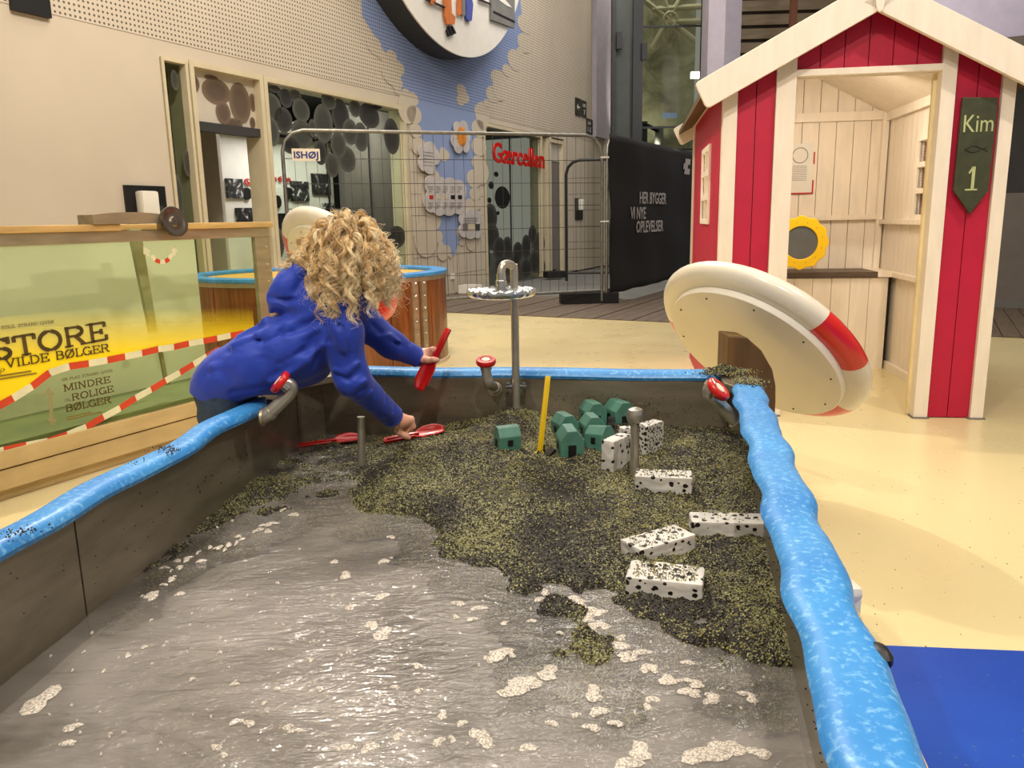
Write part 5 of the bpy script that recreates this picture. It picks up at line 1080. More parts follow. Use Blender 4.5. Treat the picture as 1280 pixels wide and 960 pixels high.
# ---- foam flecks floating on it (traced on the water plane)
m, t = newmat('foam'); v = t.coord(); t.b.inputs['Base Color'].default_value = lin((214, 204, 190)); t.b.inputs['Roughness'].default_value = .35; t.bump(t.vor(v, 600, 0), .35, .002)
t.l(t.ramp(t.math('ADD', t.vor(v, 300, 0), t.math('MULTIPLY', t.noise(v, 40), .5)), [(.55, (.92,) * 3 + (1,)), (1.1, (.35,) * 3 + (1,))]), t.b.inputs['Alpha'])
big_f = [(50, 877, 17, 15), (90, 910, 10, 5), (190, 745, 7, 7), (225, 743, 5, 3), (432, 720, 8, 4), (480, 702, 6, 3), (477, 746, 8, 4), (438, 760, 7, 3), (489, 672, 5, 2), (418, 703, 6, 2), (465, 782, 7, 6), (478, 793, 12, 7), (573, 755, 8, 3), (598, 761, 9, 3), (625, 818, 14, 8), (612, 825, 8, 4), (570, 772, 5, 2), (630, 780, 5, 2), (590, 775, 6, 2), (522, 833, 7, 3), (494, 860, 5, 3), (400, 862, 5, 3), (293, 856, 5, 2), (346, 862, 3, 2), (388, 826, 4, 2), (360, 910, 7, 3), (295, 903, 7, 4), (312, 905, 7, 4), (553, 895, 7, 5), (523, 865, 6, 3), (432, 935, 9, 5), (462, 935, 9, 7), (497, 922, 6, 4), (548, 928, 8, 5), (600, 920, 12, 9), (577, 905, 6, 4), (635, 865, 14, 6), (660, 853, 16, 8), (685, 842, 14, 8), (648, 860, 14, 8), (742, 868, 12, 9), (748, 890, 10, 7), (610, 930, 9, 6), (815, 875, 8, 5), (860, 829, 8, 3), (940, 874, 8, 5), (800, 940, 16, 10), (785, 955, 15, 9), (880, 945, 25, 12), (910, 935, 20, 10), (950, 942, 14, 7), (700, 760, 8, 2), (675, 750, 7, 3), (660, 935, 9, 6), (810, 885, 7, 4), (330, 880, 4, 2), (180, 810, 4, 2), (160, 820, 4, 3), (130, 840, 3, 2), (240, 850, 3, 2), (85, 930, 12, 3), (370, 915, 10, 2), (270, 935, 8, 3), (280, 945, 5, 3), (640, 820, 5, 3), (665, 777, 6, 2), (700, 792, 4, 2), (565, 925, 5, 4), (770, 905, 9, 4), (930, 868, 10, 2), (740, 910, 10, 5), (690, 905, 7, 4), (720, 895, 6, 3)]
stk = [(695, 748), (720, 752), (738, 765), (750, 785), (770, 805), (790, 820), (812, 835), (838, 850), (862, 862), (885, 875)]
for (x, y), w_ in zip(stk, (7, 9, 9, 9, 10, 10, 11, 12, 11, 8)):
    for _ in range(5): big_f.append((x + random.gauss(0, 8), y + random.gauss(0, 4), w_ * random.uniform(.5, 1.1), random.uniform(2.5, 5)))
for i in range(26): f = i / 25; big_f.append((360 - 160 * f + random.gauss(0, 6), 640 + 85 * f + random.gauss(0, 5), random.uniform(2, 6), random.uniform(1, 3)))
for i in range(150): x = random.uniform(60, 980); y = 640 + random.random() ** .8 * 320; big_f.append((x, y, random.uniform(1, 2.6), random.uniform(.7, 1.8)))
mb = MB()
for x, y, a, b in big_f:
    c = onz(x, y, WZ); e = onz(x + a, y, WZ); g = onz(x, y - b, WZ)
    if sdist(np.array([[c.x, c.y]]), inner)[0] < .01: continue
    ra = abs(e.x - c.x); rb = abs(g.y - c.y); n = 14; ph = random.random() * 6; V = [(c.x, c.y, WZ + .004)]
    for k, f, z in ((0, .6, .0036), (1, 1, .0012)):
        for j in range(n): a_ = 2 * pi * j / n; w_ = 1 + .28 * sin(2 * a_ + ph) + .18 * sin(3 * a_ + 2 * ph) + .1 * sin(5 * a_ + ph); V.append((c.x + ra * f * w_ * cos(a_), c.y + rb * f * w_ * sin(a_), WZ + z))
    mb.add(V, [(0, 1 + j, 1 + (j + 1) % n) for j in range(n)] + [(1 + j, 1 + n + j, 1 + n + (j + 1) % n, 1 + (j + 1) % n) for j in range(n)])
props(mb.build('foam', m, None, 'all'), 'white foam flecks floating on the grey water', 'foam', kind='stuff')
# ------------------------------------------------------------------ pipes, taps and the shower
def pipe_thing(name, label, base, path, r, parts=()):
    t = thing(name, label, 'pipe' if 'pipe' in name else 'tap' if 'tap' in name else 'shower', tuple(base)); MB().tube(path, r, 16).build('pipe', 'pipe_steel', t, True, world=True); return t
b = onz(452, 583, .388); tp = ony(451, 521, b.y); t = pipe_thing('stub_pipe', 'plain short steel pipe standing in the basin below the blue sleeve', (b.x, b.y, .36), [(b.x, b.y, .36), (tp.x, b.y, tp.z)], .0105)
b = onz(793, 594, .408); tp = ony(793, 520, b.y); t = pipe_thing('knob_pipe', 'steel post pipe with a round knob among the white blocks', (b.x, b.y, .38), [(b.x, b.y, .38), (b.x, b.y, tp.z)], .0115)
MB().lathe([(.011, -.022), (.019, -.018), (.0215, -.008), (.0215, .003), (.018, .013), (.008, .018), (0, .019)], 28, Matrix.Translation((b.x, b.y, tp.z + .004)), cap=False).build('knob', 'pipe_steel', t, True, world=True)
# shower
sx, sy = .012, 2.33; z1 = ony(640, 340, sy).z
sh = thing('shower_fountain', 'chrome shower pipe with a flat round glass dish over the basin', 'shower', (sx, sy, .40))
zt_ = ony(640, 329, sy).z; dxp = ony(631, 360, sy - .06)
path = crpath([(sx, sy, .40), (sx, sy, .6), (sx, sy, zt_ - .035), (sx - .004, sy - .006, zt_ - .008), (sx - .018, sy - .025, zt_), (sx - .03, sy - .05, zt_ - .003), (sx - .036, sy - .058, zt_ - .02), (sx - .037, sy - .06, zt_ - .05)], 5)
MB().tube(path, .0115, 16).build('pipe', 'pipe_steel', sh, True, world=True)
dc = Vector((sx - .037, sy - .06, ony(632, 364, sy - .06).z))
MB().lathe([(.0135, .0), (.0135, .016), (.016, .018), (.016, .03), (.0135, .032), (.0135, .05)], 20, Matrix.Translation(dc)).build('nozzle', 'chrome', sh, True, world=True)
N = 96; V = []; Fc = []; prof = [(0, .006), (.02, .008), (.05, .004), (.075, .006), (.09, .008), (.098, .003), (.098, -.006), (.09, -.014), (.07, -.018), (.04, -.018), (0, -.018)]
for r, z in prof:
    for k in range(N): a = 2 * pi * k / N; V.append((r * (1 + .012 * cos(20 * a)) * cos(a), r * (1 + .012 * cos(20 * a)) * sin(a), z + (.0022 * cos(20 * a) * (r > .04) * (z > 0))))
for i in range(len(prof) - 1):
    for k in range(N): Fc.append((i * N + k, i * N + (k + 1) % N, (i + 1) * N + (k + 1) % N, (i + 1) * N + k))
MB(Matrix.Translation(dc)).add(V, Fc).build('dish', mat('dish_chrome', (200, 204, 206), .07, .92, var=.02, bump=(60, .35)), sh, 'all', world=True)
mb = MB()
for p in ((635, 471), (655, 471)):
    q = ony(p[0], p[1], sy - .0); mb.sphere((q.x, q.y + .03, .563), (.008, .01, .006), 8)
mb.box((sx - .03, sy + .0, .555), (sx + .03, sy + .03, .562)).build('clamp', 'dark_grey', sh, world=True)
# taps with red hand wheels
def tap(label, path, r, wc, wn, wr=.029, top=False, flange=None):
    t = thing('tap', label, 'tap', tuple(path[0])); MB().tube(crpath(path, 5), r, 16).build('pipe', 'pipe_steel', t, True, world=True)
    n = Vector(wn).normalized(); F = frame(wc, basis(n)[0], n)
    MB(F).lathe([(0, -.001), (wr * .55, -.002), (wr * .9, -.004), (wr, .001), (wr, .008), (wr * .93, .012), (wr * .6, .0125), (wr * .55, .010), (0, .010)], 32, cap=False).build('hand_wheel', 'red', t, True, world=True)
    MB(F).lathe([(wr * .42, .0105), (wr * .42, .0125), (0, .0135)], 20).build('wheel_badge', 'cream', t, True, world=True); MB(F).lathe([(.013, -.02), (.013, -.002), (.017, -.002)], 16).build('valve_neck', 'chrome', t, True, world=True)
    if flange: d = Vector(flange).normalized(); MB(frame(Vector(path[0]), basis(d)[0], d)).lathe([(.022, -.002), (.022, .004), (.012, .006)], 20).build('flange', 'steel', t, True, world=True)
    for k in (1, len(path) - 2): p = Vector(path[k]); d = (Vector(path[k + 1]) - Vector(path[k - 1])).normalized(); MB(frame(p, basis(d)[0], d)).lathe([(r * 1.16, -.006), (r * 1.16, .006)], 16).build('collar', 'pipe_steel', t, True, world=True)
    return t
Y_ = lambda px, py, y: tuple(ony(px, py, y))
# far middle tap
tap('tap with red wheel on the far rim, left of the shower pipe', [Y_(619, 486, 2.38), Y_(618, 484, 2.33), Y_(612, 480, 2.28), Y_(609, 472, 2.275), Y_(607.5, 460, 2.275), Y_(607, 454, 2.275)], .0145, Y_(607.5, 453.5, 2.275), (0, -.25, 1), .029, flange=(-.1, -1, 0))
tap('tap with tilted red wheel at the right rim corner', [Y_(929, 532, 1.96), Y_(921, 528, 1.955), Y_(904, 510, 1.955), Y_(893, 499, 1.95), Y_(887, 495, 1.95), Y_(886, 489, 1.945), Y_(889, 483, 1.945), Y_(894, 480, 1.945)], .0165, Y_(896, 488, 1.94), (.62, -.35, .7), .034, flange=(-1, -.0, 0))
tap('tap with red wheel under the child, on the left basin wall', [Y_(328, 522, 1.93), Y_(337, 516, 1.93), Y_(352, 502, 1.935), Y_(363, 490, 1.94), Y_(363, 482, 1.94), Y_(357, 480, 1.935), Y_(353, 482, 1.93)], .0165, Y_(352, 479, 1.925), (-.72, -.2, .66), .031, flange=(1, 0, 0))
# ------------------------------------------------------------------ toys
mat('toy_green', (74, 122, 106), .42, var=.12, scale=25, coat=.15); mat('charcoal', (38, 33, 30), .8, var=.25, scale=60, bump=(90, .8)); mat('toy_yellow', (224, 186, 18), .35, var=.05, coat=.3)
def house(label, c, rz, tilt=(0, 0), s=1.0):
    t = thing('toy_house', label, 'toy house', c, rz, 'green toy houses standing in the granules'); t.rotation_euler = (tilt[0], tilt[1], rz); w_, d, h, e = .026 * s, .030 * s, .034 * s, .020 * s
    M = Matrix(((1, 0, 0, 0), (0, 0, 1, 0), (0, 1, 0, 0), (0, 0, 0, 1)))
    MB().prism([(-w_, -.012), (w_, -.012), (w_ * 1.05, h * .95), (w_ * .42, h + e), (-w_ * .42, h + e), (-w_ * 1.05, h * .95)], -d, d, M).build('body', 'toy_green', t, bevel=.0022)
    MB().box((-.009 * s, -d - .0008, -.01), (.009 * s, -d + .004, .022 * s)).build('doorway', 'black', t)
    for x in (-1, 1): MB().box((x * w_ * 1.0 - .0022 * s, -.007 * s, .008 * s), (x * w_ * 1.0 + .0022 * s, .007 * s, .024 * s)).build('window_hole', 'black', t)
    return t
def hz(x, y): return float(hgt(np.array([[x, y]]))[0][0])
def pz(px, py, dz=0):
    z = .42
    for _ in range(6): p = onz(px, py, z); z = hz(p.x, p.y)
    return (p.x, p.y, z + dz)
house('green toy house lying on its side left of the yellow shovel', pz(634, 556), -1.25, (.0, .10), 1.05)
house('largest green toy house in front, with a charcoal stick before its door', pz(712, 549), .12, (.05, 0), 1.22); house('green toy house half hidden behind the front one, far left of the cluster', pz(706, 541, -.002), .35, (0, 0), 1.1)
house('green toy house with granules on its roof, centre of the cluster', pz(740, 543), .18, (0, 0), 1.1); house('tilted green toy house nearest the white blocks', pz(750, 553), .75, (-.12, .12), 1.05)
house('green toy house at the back, second from right', pz(741, 528, .002), .3, (0, 0), 1.15); house('green toy house at the far right against the steel wall', pz(773, 526, .004), .4, (0, .06), 1.25)
def stick(label, px, py, L, w_, h, rz, tilt):
    c = pz(px, py); t = thing('charcoal_stick', label, 'stick', c, rz, 'charcoal coloured sticks in the granules'); t.rotation_euler = (0, tilt, rz)
    mb = MB(); n = 6
    for k in range(n): a = -L / 2 + L * k / n; q = random.uniform(-.002, .002); mb.bevbox((a, -w_ / 2 + q, -h / 2 + q), (a + L / n * 1.05, w_ / 2 + q, h / 2 + q), .0015)
    mb.build('stick_body', 'charcoal', t)
stick('charcoal stick lying beside the toppled green house', 659, 538, .055, .016, .012, .2 - 1.0, .35); stick('charcoal stick leaning just right of the yellow shovel', 675, 548, .055, .012, .012, 1.1, -.5); stick('short charcoal stick right of the leaning one', 684, 553, .05, .02, .01, .9, -.4)
stick('charcoal stick standing before the big green house', 714, 553, .05, .013, .012, 1.4, -.9); stick('charcoal block lying at the foot of the big green house', 716, 563, .03, .012, .012, .4, .1); stick('tall charcoal block between the green houses and the post', 764, 534, .06, .02, .022, 1.5, -1.3)
# porous white blocks
m, t = newmat('porous_white'); v = t.coord(); k1 = t.vor(t.coord('Object', (1, .8, 1.2)), 58, 0); nz = t.noise(v, 45, 3); k2 = t.math('ADD', k1, t.math('MULTIPLY', nz, .8))
hole = t.ramp(k2, [(.70, (1, 1, 1, 1)), (.73, (0, 0, 0, 1))]); t.l(t.mix(hole, t.ramp(t.noise(v, 10), [(.3, (172, 170, 164)), (.7, (222, 218, 210))]), lin((26, 22, 18))), t.b.inputs['Base Color']); t.b.inputs['Roughness'].default_value = .45; t.b.inputs['Subsurface Weight'].default_value = .05
bp = t.bump(hole, .9, .004); bp.invert = True
m, t = newmat('porous_dark'); v = t.coord(); k1 = t.vor(v, 130, 0); k2 = t.math('ADD', k1, t.math('MULTIPLY', t.noise(v, 60, 3), .8)); hole = t.ramp(k2, [(.80, (1, 1, 1, 1)), (.84, (0, 0, 0, 1))]); t.l(t.mix(hole, lin((190, 186, 178)), lin((30, 26, 22))), t.b.inputs['Base Color'])
def block(label, c, L, W, H, rz, tilt=(0, 0), m='porous_white', gr=0):
    gr = int(gr * .6)
    t = thing('porous_block', label, 'block', c, rz, 'white porous blocks in the basin'); t.rotation_euler = (tilt[0], tilt[1], rz)
    bm = bmesh.new(); bmesh.ops.create_cube(bm, size=1); bmesh.ops.subdivide_edges(bm, edges=bm.edges[:], cuts=13, use_grid_fill=True)
    from mathutils import noise as mn
    for v in bm.verts:
        p = Vector((v.co.x * L, v.co.y * W, v.co.z * H)); e = sum(abs(abs(a) - .5) < .01 for a in v.co); off = mn.noise(p * 60 + Vector(c) * 50) * .0022 + (mn.noise(p * 140) * .0015 if e else 0)
        if e >= 2: p *= (1 - .012 * e) if e == 2 else .97
        p += p.normalized() * off; v.co = p + Vector((0, 0, H / 2))
    me = bpy.data.meshes.new('block_body'); bm.to_mesh(me); bm.free(); me.shade_smooth(); me.set_sharp_from_angle(angle=radians(40))
    link(me, 'block_body', m, t, False)
    if gr:
        pp = np.column_stack([RNG.uniform(-L * .42, L * .42, gr), RNG.uniform(-W * .42, W * .42, gr), np.full(gr, H + .001)]); pk = RNG.random(gr) < .6
        for pq, mm in ((pp[pk], 'grain_olive'), (pp[~pk], 'grain_dark')): g = grains('top_granules', pq, .0018, mm, t); g.matrix_parent_inverse = Matrix.Identity(4)
    return t
c = pz(833, 745); block('white porous block nearest the viewer, granules on its top', (c[0] + .003, c[1] + .025, .381), .135, .075, .042, -.28, (.02, .0), gr=600)
c = pz(822, 690); block('white porous block lying diagonally behind the nearest one', (c[0] + .005, c[1] + .02, .383), .14, .066, .038, .50, (.0, -.02), gr=250)
c = pz(905, 668); block('white porous block touching the right basin wall', (c[0] + .012, c[1] + .02, .385), .155, .062, .038, -.12, gr=60)
c = pz(831, 612); block('white porous block right of the knobbed steel post', (c[0], c[1] + .02, .396), .135, .055, .045, -.18, (.05, 0), gr=250)
c = pz(769, 588); block('white porous block standing on edge left of the knobbed post', (c[0] + .008, c[1] + .04, .405), .10, .036, .088, .95, (0, .03))
c = pz(812, 568); block('dark speckled porous block standing behind the knobbed post', (c[0] + .005, c[1] + .03, .41), .085, .035, .09, .8, (0, 0), 'porous_dark')
c = pz(787, 562); block('small white block fragment behind the standing block', (c[0] - .003, c[1] + .05, .43), .03, .03, .05, .3)
# toy shovels
def shovel(label, tip, end, up, m, bl=.095, bw=.046, hw=.011, name='toy_shovel', sc=1):
    tip = Vector(tip); end = Vector(end); L = (end - tip).length; t = thing(name, label, 'shovel', tuple(tip)); F = frame(tip, end - tip, up); V = []; Fc = []; n = 12; mm = 9
    for i in range(n + 1):
        u = i / n; x = bl * u; w_ = bw / 2 * min(1, .55 + 1.6 * u if u < .3 else 1) * (1 if u < .7 else 1 - (u - .7) / .3 * .68); dep = .010 * sin(pi * min(1, u * .9 + .15))
        for j in range(mm): s_ = 2 * j / (mm - 1) - 1; V.append((x, s_ * w_, dep * (abs(s_) ** 2.5) * 1.3 - dep * .4 + .003 * u))
    for i in range(n):
        for j in range(mm - 1): k = i * mm + j; Fc.append((k, k + 1, k + mm + 1, k + mm))
    o = MB(F).add(V, Fc).build('blade', m, t, 'all', world=True); so = o.modifiers.new('t', 'SOLIDIFY'); so.thickness = .0028; so.offset = 0
    MB(F).bevbox((bl * .93, -hw, -.004), (L, hw, .006), .003).bevbox((bl * .8, -hw * .3, -.001), (L - .01, hw * .3, .009), .002).build('handle', m, t, True, world=True)
    return t
sv = shovel('red toy shovel held up in the child\'s left hand', Y_(524, 488, 2.235), Y_(561, 411, 2.285), (-.55, -.8, .2), 'red', bl=.10, bw=.052, hw=.0095)
a = onz(556, 550, .405); b = onz(484, 553, .405); shovel('red toy shovel lying in the water under the child\'s right hand', (a.x, a.y, hz(a.x, a.y) + .010), (b.x - .01, b.y, hz(b.x, b.y) + .012), (0, -.45, 1), 'red', bw=.05)
a = onz(448, 546, .4); b = onz(370, 552, .4); shovel('red toy shovel floating at the far left corner of the basin', (a.x + .01, a.y, hz(a.x, a.y) + .012), (b.x, b.y, hz(b.x, b.y) + .010), (0, -.3, 1), 'red', bw=.05)
c = pz(674, 547); shovel('yellow toy shovel stuck upright in the granules', (c[0] - .004, c[1], c[2] - .04), Y_(685, 470, c[1] + .03), (0, -1, .1), 'toy_yellow', bl=.05, bw=.03, hw=.0075)
# ------------------------------------------------------------------ the child
kid = thing('person', 'curly blond child in a royal blue hooded jacket leaning over the basin rim', 'person', (-.84, 2.09, 0))
m, t = newmat('skin'); v = t.coord(); t.l(t.ramp(t.noise(v, 30, 3), [(.3, (222, 160, 132)), (.7, (236, 182, 154))]), t.b.inputs['Base Color']); t.b.inputs['Roughness'].default_value = .45; t.b.inputs['Subsurface Weight'].default_value = .15; t.b.inputs['Subsurface Radius'].default_value = (.01, .004, .002)
m, t = newmat('jacket_blue'); v = t.coord(); t.l(t.ramp(t.noise(v, 8, 3), [(.3, (13, 46, 152)), (.7, (20, 58, 172))]), t.b.inputs['Base Color']); t.b.inputs['Roughness'].default_value = .62; t.b.inputs['Sheen Weight'].default_value = .15; t.bump(t.noise(t.coord('Object', (1, 1, 1.8)), 9, 2, .5, .6), .3, .02)
mat('jeans', (44, 62, 84), .8, var=.15, scale=60, bump=(500, .2)); mat('boot', (40, 36, 34), .6)
P_ = lambda px, py, y: np.array(tuple(ony(px, py, y)))
# --- key points
hip = P_(284, 482, 2.10); mid = P_(322, 450, 2.10); chest = P_(385, 425, 2.11); neck = P_(412, 378, 2.11)
shN = P_(424, 415, 2.02); elN = P_(440, 473, 2.03); wrN = P_(491, 521, 2.185); shF = P_(448, 398, 2.24); elF = P_(490, 431, 2.25); wrF = P_(523, 447, 2.285)
HC = P_(434, 343, 2.09)
fz = np.array((.50, .22, -.84)); fz /= np.linalg.norm(fz); up0 = np.array((.62, -.02, .78)); up0 -= fz * (up0 @ fz); up0 /= np.linalg.norm(up0); sd = np.cross(up0, fz)
HR = np.stack([sd, fz, up0], 1)                       # side, face, crown
hd_ = lambda a, b, c: HC + sd * a + fz * b + up0 * c
# --- skin body
B = Field((-.96, 1.90, -.005), (-.20, 2.42, 1.10), .0032)
B.ell(HC, (.068, .082, .088), HR, .02); B.ell(hd_(0, .035, -.045), (.048, .048, .05), HR, .03); B.cone(hd_(0, -.03, -.05), neck, .038, .042, .03)
B.ell(hd_(0, .085, -.022), (.012, .016, .018), HR, .012)                               # nose
for s_ in (-1, 1):
    B.ell(hd_(.027 * s_, .076, .0), (.014, .008, .010), HR, .008, sub=True); B.ell(hd_(.027 * s_, .068, .0), (.011, .011, .011), HR, .003)   # eyes
    B.ell(hd_(.069 * s_, -.002, -.012), (.008, .014, .022), HR, .008); B.ell(hd_(.034 * s_, .062, -.034), (.022, .018, .02), HR, .02)      # ears, cheeks
B.ell(hd_(0, .080, -.052), (.020, .007, .006), HR, .006); B.cone(hd_(-.018, .086, -.0525), hd_(.018, .086, -.0525), .0015, .0015, .002, sub=True)   # lips
for y in (-.04, .04):
    o = np.array((0, y, 0)); B.chain([hip + o, mid + o, chest + o, (neck * .6 + chest * .4) + o * .8], [.055, .055, .06, .045], .03)
B.chain([neck + (0, -.03, -.02), shN, elN, wrN], [.035, .036, .026, .019], .02); B.chain([neck + (0, .03, -.02), shF, elF, wrF], [.035, .036, .026, .019], .02)
for y, q in ((2.035, -.015), (2.165, .0)):
    B.chain([np.array((hip[0] + .0, y, hip[2] - .01)), np.array((hip[0] - .0, y, .32)), np.array((hip[0] - .02, y, .07)), np.array((hip[0] + .05, y, .03))], [.055, .040, .028, .022], .02)
# near hand: a loose fist reaching down into the water
kn = [P_(514 - 3 * i, 524 + .5 * i, 2.205 + .015 * i) for i in range(4)]
B.chain([wrN, P_(500, 526, 2.20), P_(509, 527, 2.215)], [.0195, .021, .016], .012)
for i in range(4):
    B.cone(P_(500, 527, 2.195 + .012 * i), kn[i], .013, .0098, .010); a = kn[i] + (.004, .006, -.024 - .001 * i); b = a + (-.020, .006, -.014)
    B.chain([kn[i], a, b, b + (-.010, .0, .004)], [.0088, .0078, .0070, .0062], .0035)
B.chain([P_(498, 530, 2.195), P_(499, 540, 2.20), P_(507, 545, 2.205), P_(511, 547, 2.21)], [.012, .0095, .0082, .007], .005)
# far hand closing on the shovel neck
B.chain([wrF, P_(530, 444, 2.285), P_(536, 441, 2.282)], [.018, .0185, .014], .012)
for i, (a, b, c) in enumerate([((541, 436.5), (547, 438), (549, 443)), ((541, 440), (548, 442.5), (549, 447)), ((540, 444), (547, 447), (546, 451)), ((538, 448), (544, 451), (542, 455))]):
    y = 2.268 + .006 * i; B.chain([P_(535, 439 + 2.6 * i, 2.28), P_(*a, y), P_(*b, y + .006), P_(*c, y + .012)], [.0095, .0078, .0070, .0062], .004)
B.chain([P_(526, 449, 2.27), P_(535, 450, 2.255), P_(542, 449.5, 2.248), P_(547, 450, 2.248)], [.012, .0092, .0080, .0068], .005)
body = B.mesh('body', MATS['skin'], kid, iters=1); del B
# --- face details and eyes
for s_ in (-1, 1):
    MB().sphere(tuple(hd_(.027 * s_, .0765, .0)), .0045, 10).build('iris', 'dark_grey', kid, True, world=True)
MB().tube([tuple(hd_(-.017, .0865, -.0525)), tuple(hd_(0, .0885, -.0535)), tuple(hd_(.017, .0865, -.0525))], .0025, 6).build('lips', mat('lip', (190, 96, 88), .4), kid, True, world=True)
# --- jacket
J = Field((-.90, 1.86, .44), (-.22, 2.42, 1.02), .0032)
for y in (-.062, -.02, .025, .065):
    o = np.array((0, y, 0)); fl = .006
    J.cone(P_(282, 474, 2.10) + o, P_(268, 505, 2.10) + o, .056, .056, .02); J.chain([P_(282, 473, 2.10) + o, P_(296, 464, 2.10) + o, P_(330, 449, 2.10) + o, P_(378, 427, 2.11) + o * 1.02, P_(405, 400, 2.11) + o * 1.05], [.058, .064, .076, .086, .058], .028)
J.cone(P_(350, 470, 2.10), P_(392, 462, 2.11), .045, .035, .04)
J.chain([P_(405, 395, 2.06), shN, elN, wrN + (elN - wrN) * .02], [.062, .058, .043, .031], .022)
J.chain([P_(425, 392, 2.16), shF, elF, wrF + (elF - wrF) * .03], [.055, .052, .037, .029], .022)
# hood lying behind the neck
for y in (-.075, -.03, .03, .08):
    o = np.array((.012 * abs(y) / .08, y, -.012 * abs(y) / .08)); J.chain([P_(376, 333, 2.10) + o, P_(362, 350, 2.10) + o, P_(352, 364, 2.10) + o], [.024, .030, .030], .02); J.cone(P_(356, 366, 2.10) + o, P_(396, 373, 2.09) + o, .028, .034, .016)
J.chain([P_(376, 318, 2.09), P_(378, 332, 2.06), P_(392, 368, 2.02), P_(420, 384, 2.03)], [.006, .016, .026, .030], .02)
J.chain([P_(392, 385, 2.02), P_(425, 378, 2.02), P_(448, 372, 2.08)], [.04, .035, .03], .02)
nf = -(P_(330, 449, 2.1) - P_(262, 478, 2.1)); J.cut(P_(272, 489, 2.10), np.array((-.42, 0, -.90)))
# sleeves end cleanly at the cuffs
def opencuff(F, w0, e0, r):
    d = (w0 - e0) / np.linalg.norm(w0 - e0); F.cone(w0 - d * .012, w0 + d * .05, r, r, .004, sub=True)
opencuff(J, wrN, elN, .024); opencuff(J, wrF, elF, .022)
dN = (wrN - elN) / np.linalg.norm(wrN - elN); dF = (wrF - elF) / np.linalg.norm(wrF - elF)
# creases: ridges and grooves on the camera side
def fl(pts, y, amp, wid): J.fold([P_(a, b, y) for a, b in pts], amp, wid)
tn = 2.0
for pts, y, amp, wid in [
    ([(345, 377), (330, 400), (300, 420)], 2.02, .006, .012), ([(392, 392), (360, 405), (322, 418), (290, 430)], 1.985, .008, .011), ([(396, 402), (365, 416), (330, 428)], 1.975, -.009, .009),
    ([(398, 408), (370, 425), (335, 440), (300, 448)], 1.975, .008, .011), ([(400, 420), (380, 438), (350, 452)], 1.97, -.010, .010), ([(402, 432), (385, 450), (362, 466), (340, 478)], 1.97, .008, .011),
    ([(266, 458), (290, 455), (318, 457)], 1.98, .007, .010), ([(264, 467), (290, 463), (318, 464)], 1.98, -.008, .008), ([(262, 480), (300, 478), (340, 470)], 1.98, .006, .010), ([(290, 490), (318, 482), (345, 482)], 1.98, -.006, .009),
    ([(285, 438), (300, 447), (330, 450)], 1.99, -.007, .010), ([(345, 395), (352, 415), (350, 430)], 1.98, -.006, .012), ([(310, 412), (325, 425), (350, 428)], 1.99, -.007, .010),
    ([(402, 405), (412, 425), (418, 450)], 1.965, -.010, .010), ([(412, 400), (424, 415), (430, 440)], 1.962, .007, .010), ([(432, 408), (440, 430), (438, 448)], 1.965, -.006, .008), ([(404, 395), (425, 402), (447, 415)], 1.955, .006, .009),
    ([(420, 470), (435, 474), (455, 462)], 1.985, -.010, .008), ([(418, 462), (432, 464), (452, 452)], 1.985, .008, .008), ([(425, 480), (445, 482), (468, 470)], 1.995, .007, .008), ([(432, 490), (450, 488), (470, 478)], 2.005, -.008, .007), ([(446, 498), (462, 492), (476, 484)], 2.03, .005, .007), ([(466, 512), (478, 503), (486, 494)], 2.10, -.005, .006), ([(478, 524), (490, 514), (498, 504)], 2.14, -.005, .006),
    ([(460, 402), (475, 415), (490, 412)], 2.205, -.007, .008), ([(470, 422), (488, 420), (505, 430)], 2.215, .006, .008), ([(478, 432), (495, 428), (508, 435)], 2.22, -.006, .007), ([(500, 446), (508, 438), (512, 430)], 2.25, -.004, .006),
    ([(338, 372), (360, 376), (395, 374)], 2.0, -.012, .008), ([(352, 348), (372, 356), (392, 355)], 2.02, .005, .010), ([(365, 335), (385, 342)], 2.03, -.005, .010)]:
    fl(pts, y, amp * (1.4 if amp > 0 else .75), wid * (.8 if amp > 0 else 1.0))
# low overall wrinkle
ax = [J.lo[i] + J.res * np.arange(J.n[i], dtype=np.float32) for i in range(3)]
J.g += .0016 * np.sin(ax[0] * 95)[:, None, None] * np.sin(ax[2] * 70 + 1)[None, None, :] * np.sin(ax[1] * 60)[None, :, None]
jacket = J.mesh('jacket', MATS['jacket_blue'], kid, iters=1); jacket['label'] = 'royal blue hooded soft jacket'
# cuffs and zip pull and seams
for w0, d, r in ((wrN, dN, .031), (wrF, dF, .029)):
    F = frame(tuple(w0 - d * .004), basis(Vector(d))[0], Vector(d)); MB(F).lathe([(r, -.004), (r + .002, .0), (r, .006), (r - .004, .008), (r - .006, -.004)], 24, cap=False).build('cuff', 'jacket_blue', kid, True, world=True)
